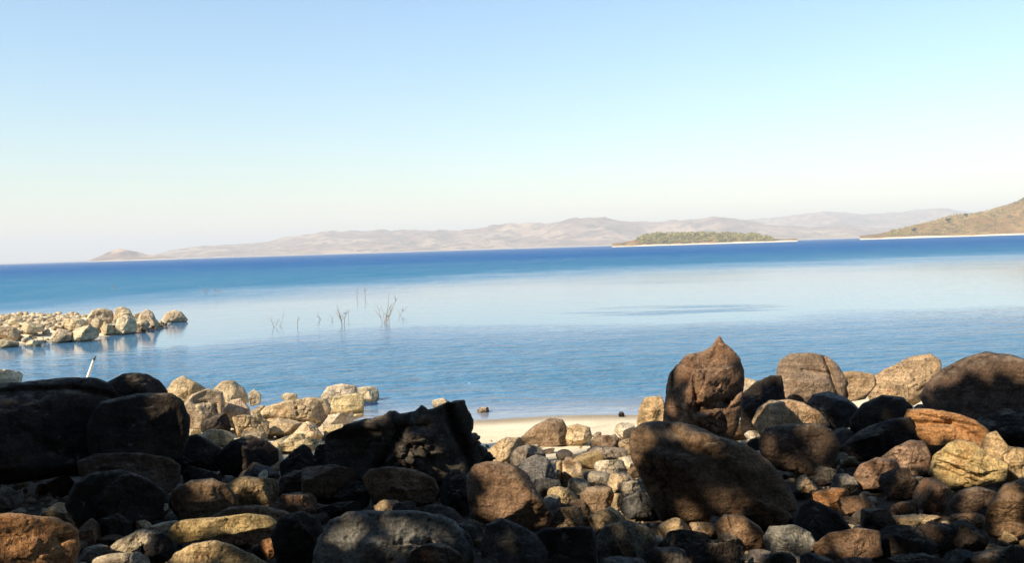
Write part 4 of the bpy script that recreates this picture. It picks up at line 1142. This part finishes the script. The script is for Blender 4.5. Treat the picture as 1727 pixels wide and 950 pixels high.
# ------------------------------------------------------------------ dead branches standing in the lake, and the white stake
M_TWIG = plain('dead_wood', (0.20, 0.16, 0.13, 1), (0.36, 0.31, 0.26, 1), 30.0)
def water_Y(px, py):
    r = ray(px, py)
    return -CAM.z / r.z * r.y
def dead_branch(base, lines, label, rad=0.022):
    Y = water_Y(*base)
    org = at(base[0], base[1], Y)
    tb = []
    rr = np.random.default_rng(int(base[0] * 7 + base[1]))
    for ln in lines:
        pts = []
        dy = rr.uniform(-.35, .35)
        n = len(ln)
        for i, (x, y) in enumerate(ln):
            p = at(x, y, Y) - org
            p.y += dy * i / max(n - 1, 1)
            if i == 0: p.z = min(p.z, -0.02); 
            pts.append(p)
        pts = [pts[0] + Vector((0, 0, -0.25))] + pts
        R0 = 0.72 * rad * rr.uniform(.8, 1.2)
        tb.append(tube(pts, [R0 * (1 - .7 * i / (len(pts) - 1)) for i in range(len(pts))], 6))
        # a few side twigs
        for q in range(5):
            i = rr.integers(1, len(pts)); a = pts[i - 1].lerp(pts[i], rr.uniform(.4, .9))
            if a.z < .05: continue
            tb.append(tube([a, a + Vector((rr.uniform(-.22, .22), rr.uniform(-.12, .12), rr.uniform(.06, .28)))], [R0 * .45, R0 * .2], 5))
    o = link(bpy.data.objects.new('dead_branch', tubes_mesh('dead_branch', tb, M_TWIG)))
    o.location = org
    tag(o, label, 'branch', 'dead branches standing in the lake')

dead_branch((650, 545), [[(648, 545), (646, 530), (640, 516)], [(649, 546), (653, 520), (655, 492)], [(651, 545), (660, 522), (669, 504)], [(645, 546), (640, 532), (637, 520)], [(652, 546), (653, 530), (662, 512)], [(656, 545), (657, 535), (665, 520)]], 'largest cluster of thin dead branches standing in the lake', .026)
dead_branch((674, 532), [[(674, 532), (679, 524), (686, 518)], [(674, 532), (672, 524)]], 'short forked twig just right of the largest dead branch cluster', .018)
dead_branch((577, 548), [[(577, 548), (574, 533), (567, 522)], [(577, 548), (573, 528), (570, 514)], [(580, 548), (583, 536), (588, 526)]], 'dead branch cluster left of the largest one', .024)
dead_branch((588, 538), [[(588, 538), (587, 528)]], 'single short stub right beside the second dead branch cluster', .02)
dead_branch((462, 552), [[(462, 553), (457, 543), (455, 533)], [(461, 552), (466, 546)]], 'bent dead twig leftmost in the near row', .02)
dead_branch((471, 550), [[(471, 551), (474, 540), (476, 524)], [(471, 550), (478, 545)]], 'straight dead twig next to the bent leftmost twig', .016)
dead_branch((502, 551), [[(502, 551), (501, 543)]], 'lone short stub right of the bent leftmost twig', .03)
dead_branch((541, 539), [[(541, 539), (540, 534)]], 'tiny stub, left one of the pair left of the second cluster', .03)
dead_branch((559, 541), [[(559, 541), (561, 536)]], 'tiny stub, right one of the pair left of the second cluster', .03)
dead_branch((602, 502), [[(602, 502), (602, 494), (603, 485)]], 'left of two thin upright sticks farther out in the lake', .03)
dead_branch((616, 500), [[(616, 500), (615, 491), (614, 482)]], 'right of two thin upright sticks farther out in the lake', .03)
dead_branch((348, 495), [[(348, 496), (345, 490), (340, 484)], [(349, 495), (352, 488)]], 'forked twig in the far row of branches at the left', .035)
dead_branch((360, 496), [[(360, 496), (360, 487)], [(360, 495), (364, 489)]], 'upright twig beside the forked one in the far row', .03)
dead_branch((372, 494), [[(372, 494), (378, 488)], [(371, 494), (369, 489)]], 'low twig rightmost in the far row at the left', .03)
dead_branch((190, 488), [[(188, 488), (190, 482)], [(190, 488), (196, 485)]], 'faint low twig alone in the far water at the left', .04)

M_WHITE = plain('bleached_white_wood', (0.72, 0.70, 0.66, 1), (0.82, 0.80, 0.77, 1), 14.0)
M_TIP = plain('dark_tip', (0.05, 0.05, 0.045, 1), (0.10, 0.09, 0.08, 1), 30.0)
YS = 11.6
a, b = at(149, 632, YS), at(158, 607, YS)
d = (b - a)
gz = tz(a.x, a.y)
foot = a - d * ((a.z - gz + .05) / d.z)
e = link(bpy.data.objects.new('white_stake', None)); e.location = foot
tag(e, 'white tapering stake with a dark tip rising behind the huge dark boulder', 'stake')
p0, p1 = Vector((0, 0, -.1)), b - foot
link(bpy.data.objects.new('post', tubes_mesh('post', [tube([p0, p0.lerp(p1, .5), p0.lerp(p1, .8), p1], [.034, .030, .022, .014], 10)], M_WHITE)), e)
link(bpy.data.objects.new('tip', tubes_mesh('tip', [tube([p1 - d.normalized() * .004, p1 + d.normalized() * .022 + Vector((.004, 0, 0)), p1 + d.normalized() * .05 + Vector((.014, 0, 0))], [.017, .014, .004], 8)], M_TIP)), e)

# ------------------------------------------------------------------ shade trees on the bank behind the viewpoint
bpy.context.view_layer.update()
DG = bpy.context.evaluated_depsgraph_get()
# sun flecks: gaps in the leaves over the spots that the sun reaches (px, py, radius in px)
FLECK = [(45, 722, 9), (258, 655, 13), (25, 905, 34), (60, 925, 22), (95, 862, 12), (352, 820, 22), (455, 832, 18), (400, 826, 10),
         (310, 888, 18), (345, 884, 18), (385, 880, 20), (425, 874, 20), (455, 895, 16), (455, 920, 18), (320, 930, 26), (355, 925, 22), (210, 930, 16), (232, 915, 16), (160, 930, 12), (205, 948, 12), (240, 945, 12), (715, 772, 24), (690, 778, 14), (582, 868, 14), (640, 852, 16),
         (895, 835, 24), (905, 860, 26), (880, 815, 16), (915, 878, 16), (870, 850, 14), (500, 838, 12),
         (1165, 610, 20), (1185, 605, 20), (1150, 625, 16), (1215, 575, 12), (1180, 625, 26), (1200, 612, 20), (1215, 632, 22), (1235, 690, 18), (1225, 700, 18), (1160, 660, 14), (1130, 690, 10),
         (1085, 735, 22), (1080, 755, 16), (1145, 724, 15), (1168, 738, 16), (1196, 746, 13), 
         (1265, 655, 16), (1380, 625, 26), (1405, 640, 26), (1395, 660, 22), (1360, 612, 14), (1440, 650, 30), (1415, 665, 16), (1300, 700, 26), (1330, 690, 28), (1355, 690, 20), (1280, 715, 16), (1250, 722, 16), (1270, 738, 12), (1296, 752, 12), (1340, 785, 15), (1376, 765, 10),
         (1520, 640, 34), (1550, 622, 28), (1500, 660, 24), (1570, 640, 24), (1545, 660, 20), (1640, 607, 24), (1670, 603, 22), (1700, 610, 22), (1612, 622, 20), (1725, 622, 18), (1655, 625, 16), (1600, 640, 12),
         (1550, 700, 24), (1580, 705, 26), (1610, 715, 26), (1640, 730, 24), (1655, 745, 18), (1570, 735, 16), (1600, 770, 28), (1630, 770, 30), (1660, 785, 28), (1600, 798, 20), (1640, 805, 20), (1690, 770, 28), (1715, 780, 24), (1675, 735, 18), (1680, 755, 16),
         (1520, 770, 28), (1545, 760, 24), (1465, 795, 26), (1490, 795, 18), (1445, 805, 16), (1400, 838, 22), (1380, 832, 16), (1430, 858, 16), (1450, 858, 12), (1365, 820, 14), (1425, 780, 16), (1440, 778, 14), (1390, 812, 14), (1560, 815, 18), (1590, 822, 14), (1510, 865, 12), (1540, 880, 18), (1640, 850, 10), (1700, 830, 20), (1690, 880, 16), (1715, 850, 14), (1700, 905, 12),
         (1215, 850, 18), (1235, 880, 20), (1250, 895, 18), (1160, 870, 16), (1135, 890, 16), (1180, 893, 14), (1240, 915, 12), (1305, 892, 20), (1330, 893, 16), (1440, 910, 18), (1090, 895, 14), (1040, 890, 12)]
rg = np.random.default_rng(5)
for k in range(290):         # the sunlit gap in the middle
    FLECK.append((rg.uniform(830, 1075), rg.uniform(700, 880), rg.uniform(10, 22)))
for k in range(46):          # scattered flecks low on the right and along the bottom
    fx, fy, fr_ = rg.uniform(1100, 1727), rg.uniform(790, 945), rg.uniform(9, 19)
    if fx > 1345 or fy > 862: FLECK.append((fx, fy, fr_))
for k in range(7):
    FLECK.append((rg.uniform(540, 1010), rg.uniform(850, 940), rg.uniform(7, 15)))
def in_lit(px, py):          # the open sunlit strip along the water
    if py < 735 and 285 < px < 530: return True
    if py < 755 and 395 < px < 520: return True
    if py < 745 and 805 < px < 1068: return True
    if py < 705 and 525 < px < 640: return True
    return False
for px in range(285, 1080, 22):
    for py in range(640, 790, 16):
        if in_lit(px, py) or (900 < px < 1060 and py < 800 and rg.uniform() < .35): FLECK.append((px, py, 17))
beams, brad = [], []
for px, py, r in FLECK:
    h, loc, nn, fi, ob, mx = cast(px, py)
    if not h or loc.y > 40: continue
    beams.append(loc[:]); brad.append(r * loc.y / F0 * 1.15 + 0.015)
beams = np.array(beams); brad = np.array(brad)
S = np.array(SUN[:])

def sunlit(P):
    """leaves that would shade a fleck"""
    out = np.zeros(len(P), bool)
    for b, r in zip(beams, brad):
        q = P - b
        t = q @ S
        d2 = (q * q).sum(1) - t * t
        out |= (d2 < r * r) & (t > 0)
    # nothing hangs out over the open beach
    g = P - S * ((P[:, 2] - 0.3) / S[2])[:, None]
    out |= g[:, 1] > 10.6
    return out

def in_frame(P):
    v = (P - np.array(CAM[:])) @ np.array(CROT)
    z = -v[:, 2]
    x = v[:, 0] / np.maximum(z, 1e-3) * F0 + W0 / 2
    y = H0 / 2 - v[:, 1] / np.maximum(z, 1e-3) * F0
    return (z > 0) & (x > -90) & (x < W0 + 90) & (y > -110) & (y < H0 + 200)

TREES = [(-7.5, -3.2, 'shade tree standing farthest left on the bank'), (-4.4, -4.8, 'leaning shade tree left of the viewpoint'), (-1.6, -5.6, 'shade tree right behind the viewpoint'), (1.4, -4.2, 'shade tree right of the viewpoint'), (-10.5, 0.5, 'shade tree leaning over the left shore'), (4.6, -3.6, 'shade tree farthest right on the bank')]
clumps = []
for gx in np.arange(-9.5, 9.0, 0.36):
    for gy in np.arange(2.2, 10.6, 0.36):
        for tr in range(8):
            g = np.array([gx + rg.uniform(-.2, .2), gy + rg.uniform(-.2, .2), 0.45])
            hh = rg.uniform(3.6, 9.0)
            P = g + S * (hh / S[2])
            box = P + np.array([[0, 0, 0], [.45, 0, 0], [-.45, 0, 0], [0, .45, 0], [0, -.45, 0], [0, 0, -.45]])
            if not in_frame(box).any():
                clumps.append(P); break
# upper crown and the trees' far sides
for k in range(900):
    tx, ty, _ = TREES[rg.integers(len(TREES))]
    P = np.array([tx, ty, 0]) + np.array([rg.normal() * 2.4, rg.normal() * 2.4, rg.uniform(2.6, 9.5)])
    box = P + np.array([[0, 0, 0], [.5, 0, 0], [-.5, 0, 0], [0, .5, 0], [0, 0, -.5]])
    if not in_frame(box).any(): clumps.append(P)
clumps = np.array(clumps)
own = np.array([int(np.argmin([math.hypot(p[0] - t[0], (p[1] - t[1]) * .6) for t in TREES])) for p in clumps])
for ti, (tx, ty, lab) in enumerate(TREES):
    gz = tz(tx, ty)
    e = link(bpy.data.objects.new('shade_tree', None)); e.location = (tx, ty, gz)
    tag(e, lab, 'tree', 'shade trees on the bank')
    mine = clumps[own == ti]
    if len(mine) == 0: continue
    org = np.array([tx, ty, gz])
    fork = Vector((rg.uniform(-.2, .2), rg.uniform(-.1, .3), 2.6))
    tb = [tube([(0, 0, -.3), (0.04, 0.02, .9), fork * .6 + Vector((.06, 0, .4)), fork, fork + Vector((.1, .2, 1.6)), fork + Vector((.2, .3, 3.4))], [.24, .19, .165, .15, .10, .03], 10)]
    sel = mine[rg.permutation(len(mine))[:26]] - org
    for q in sel:
        q = Vector(q)
        mid = fork.lerp(q, .5) + Vector((0, 0, .25))
        pts3 = [fork, fork.lerp(mid, .5), mid, q]
        wp = np.array([list(p) for p in pts3]) + org
        if in_frame(np.concatenate([wp, (wp[1:] + wp[:-1]) / 2])).any(): continue
        tb.append(tube(pts3, [.075, .055, .04, .012], 6))
    link(bpy.data.objects.new('trunk', tubes_mesh('trunk', tb, M_BARK)), e)
    L = np.concatenate([p + rg.normal(size=(80, 3)) * np.array([.30, .30, .24]) for p in mine])
    L = L[~sunlit(L) & ~in_frame(L)]
    v, f = leaf_cards(L, 0.10, rg, 0.55)
    link(bpy.data.objects.new('crown', mesh_np('crown', v - org, f, M_SHADE, False)), e)
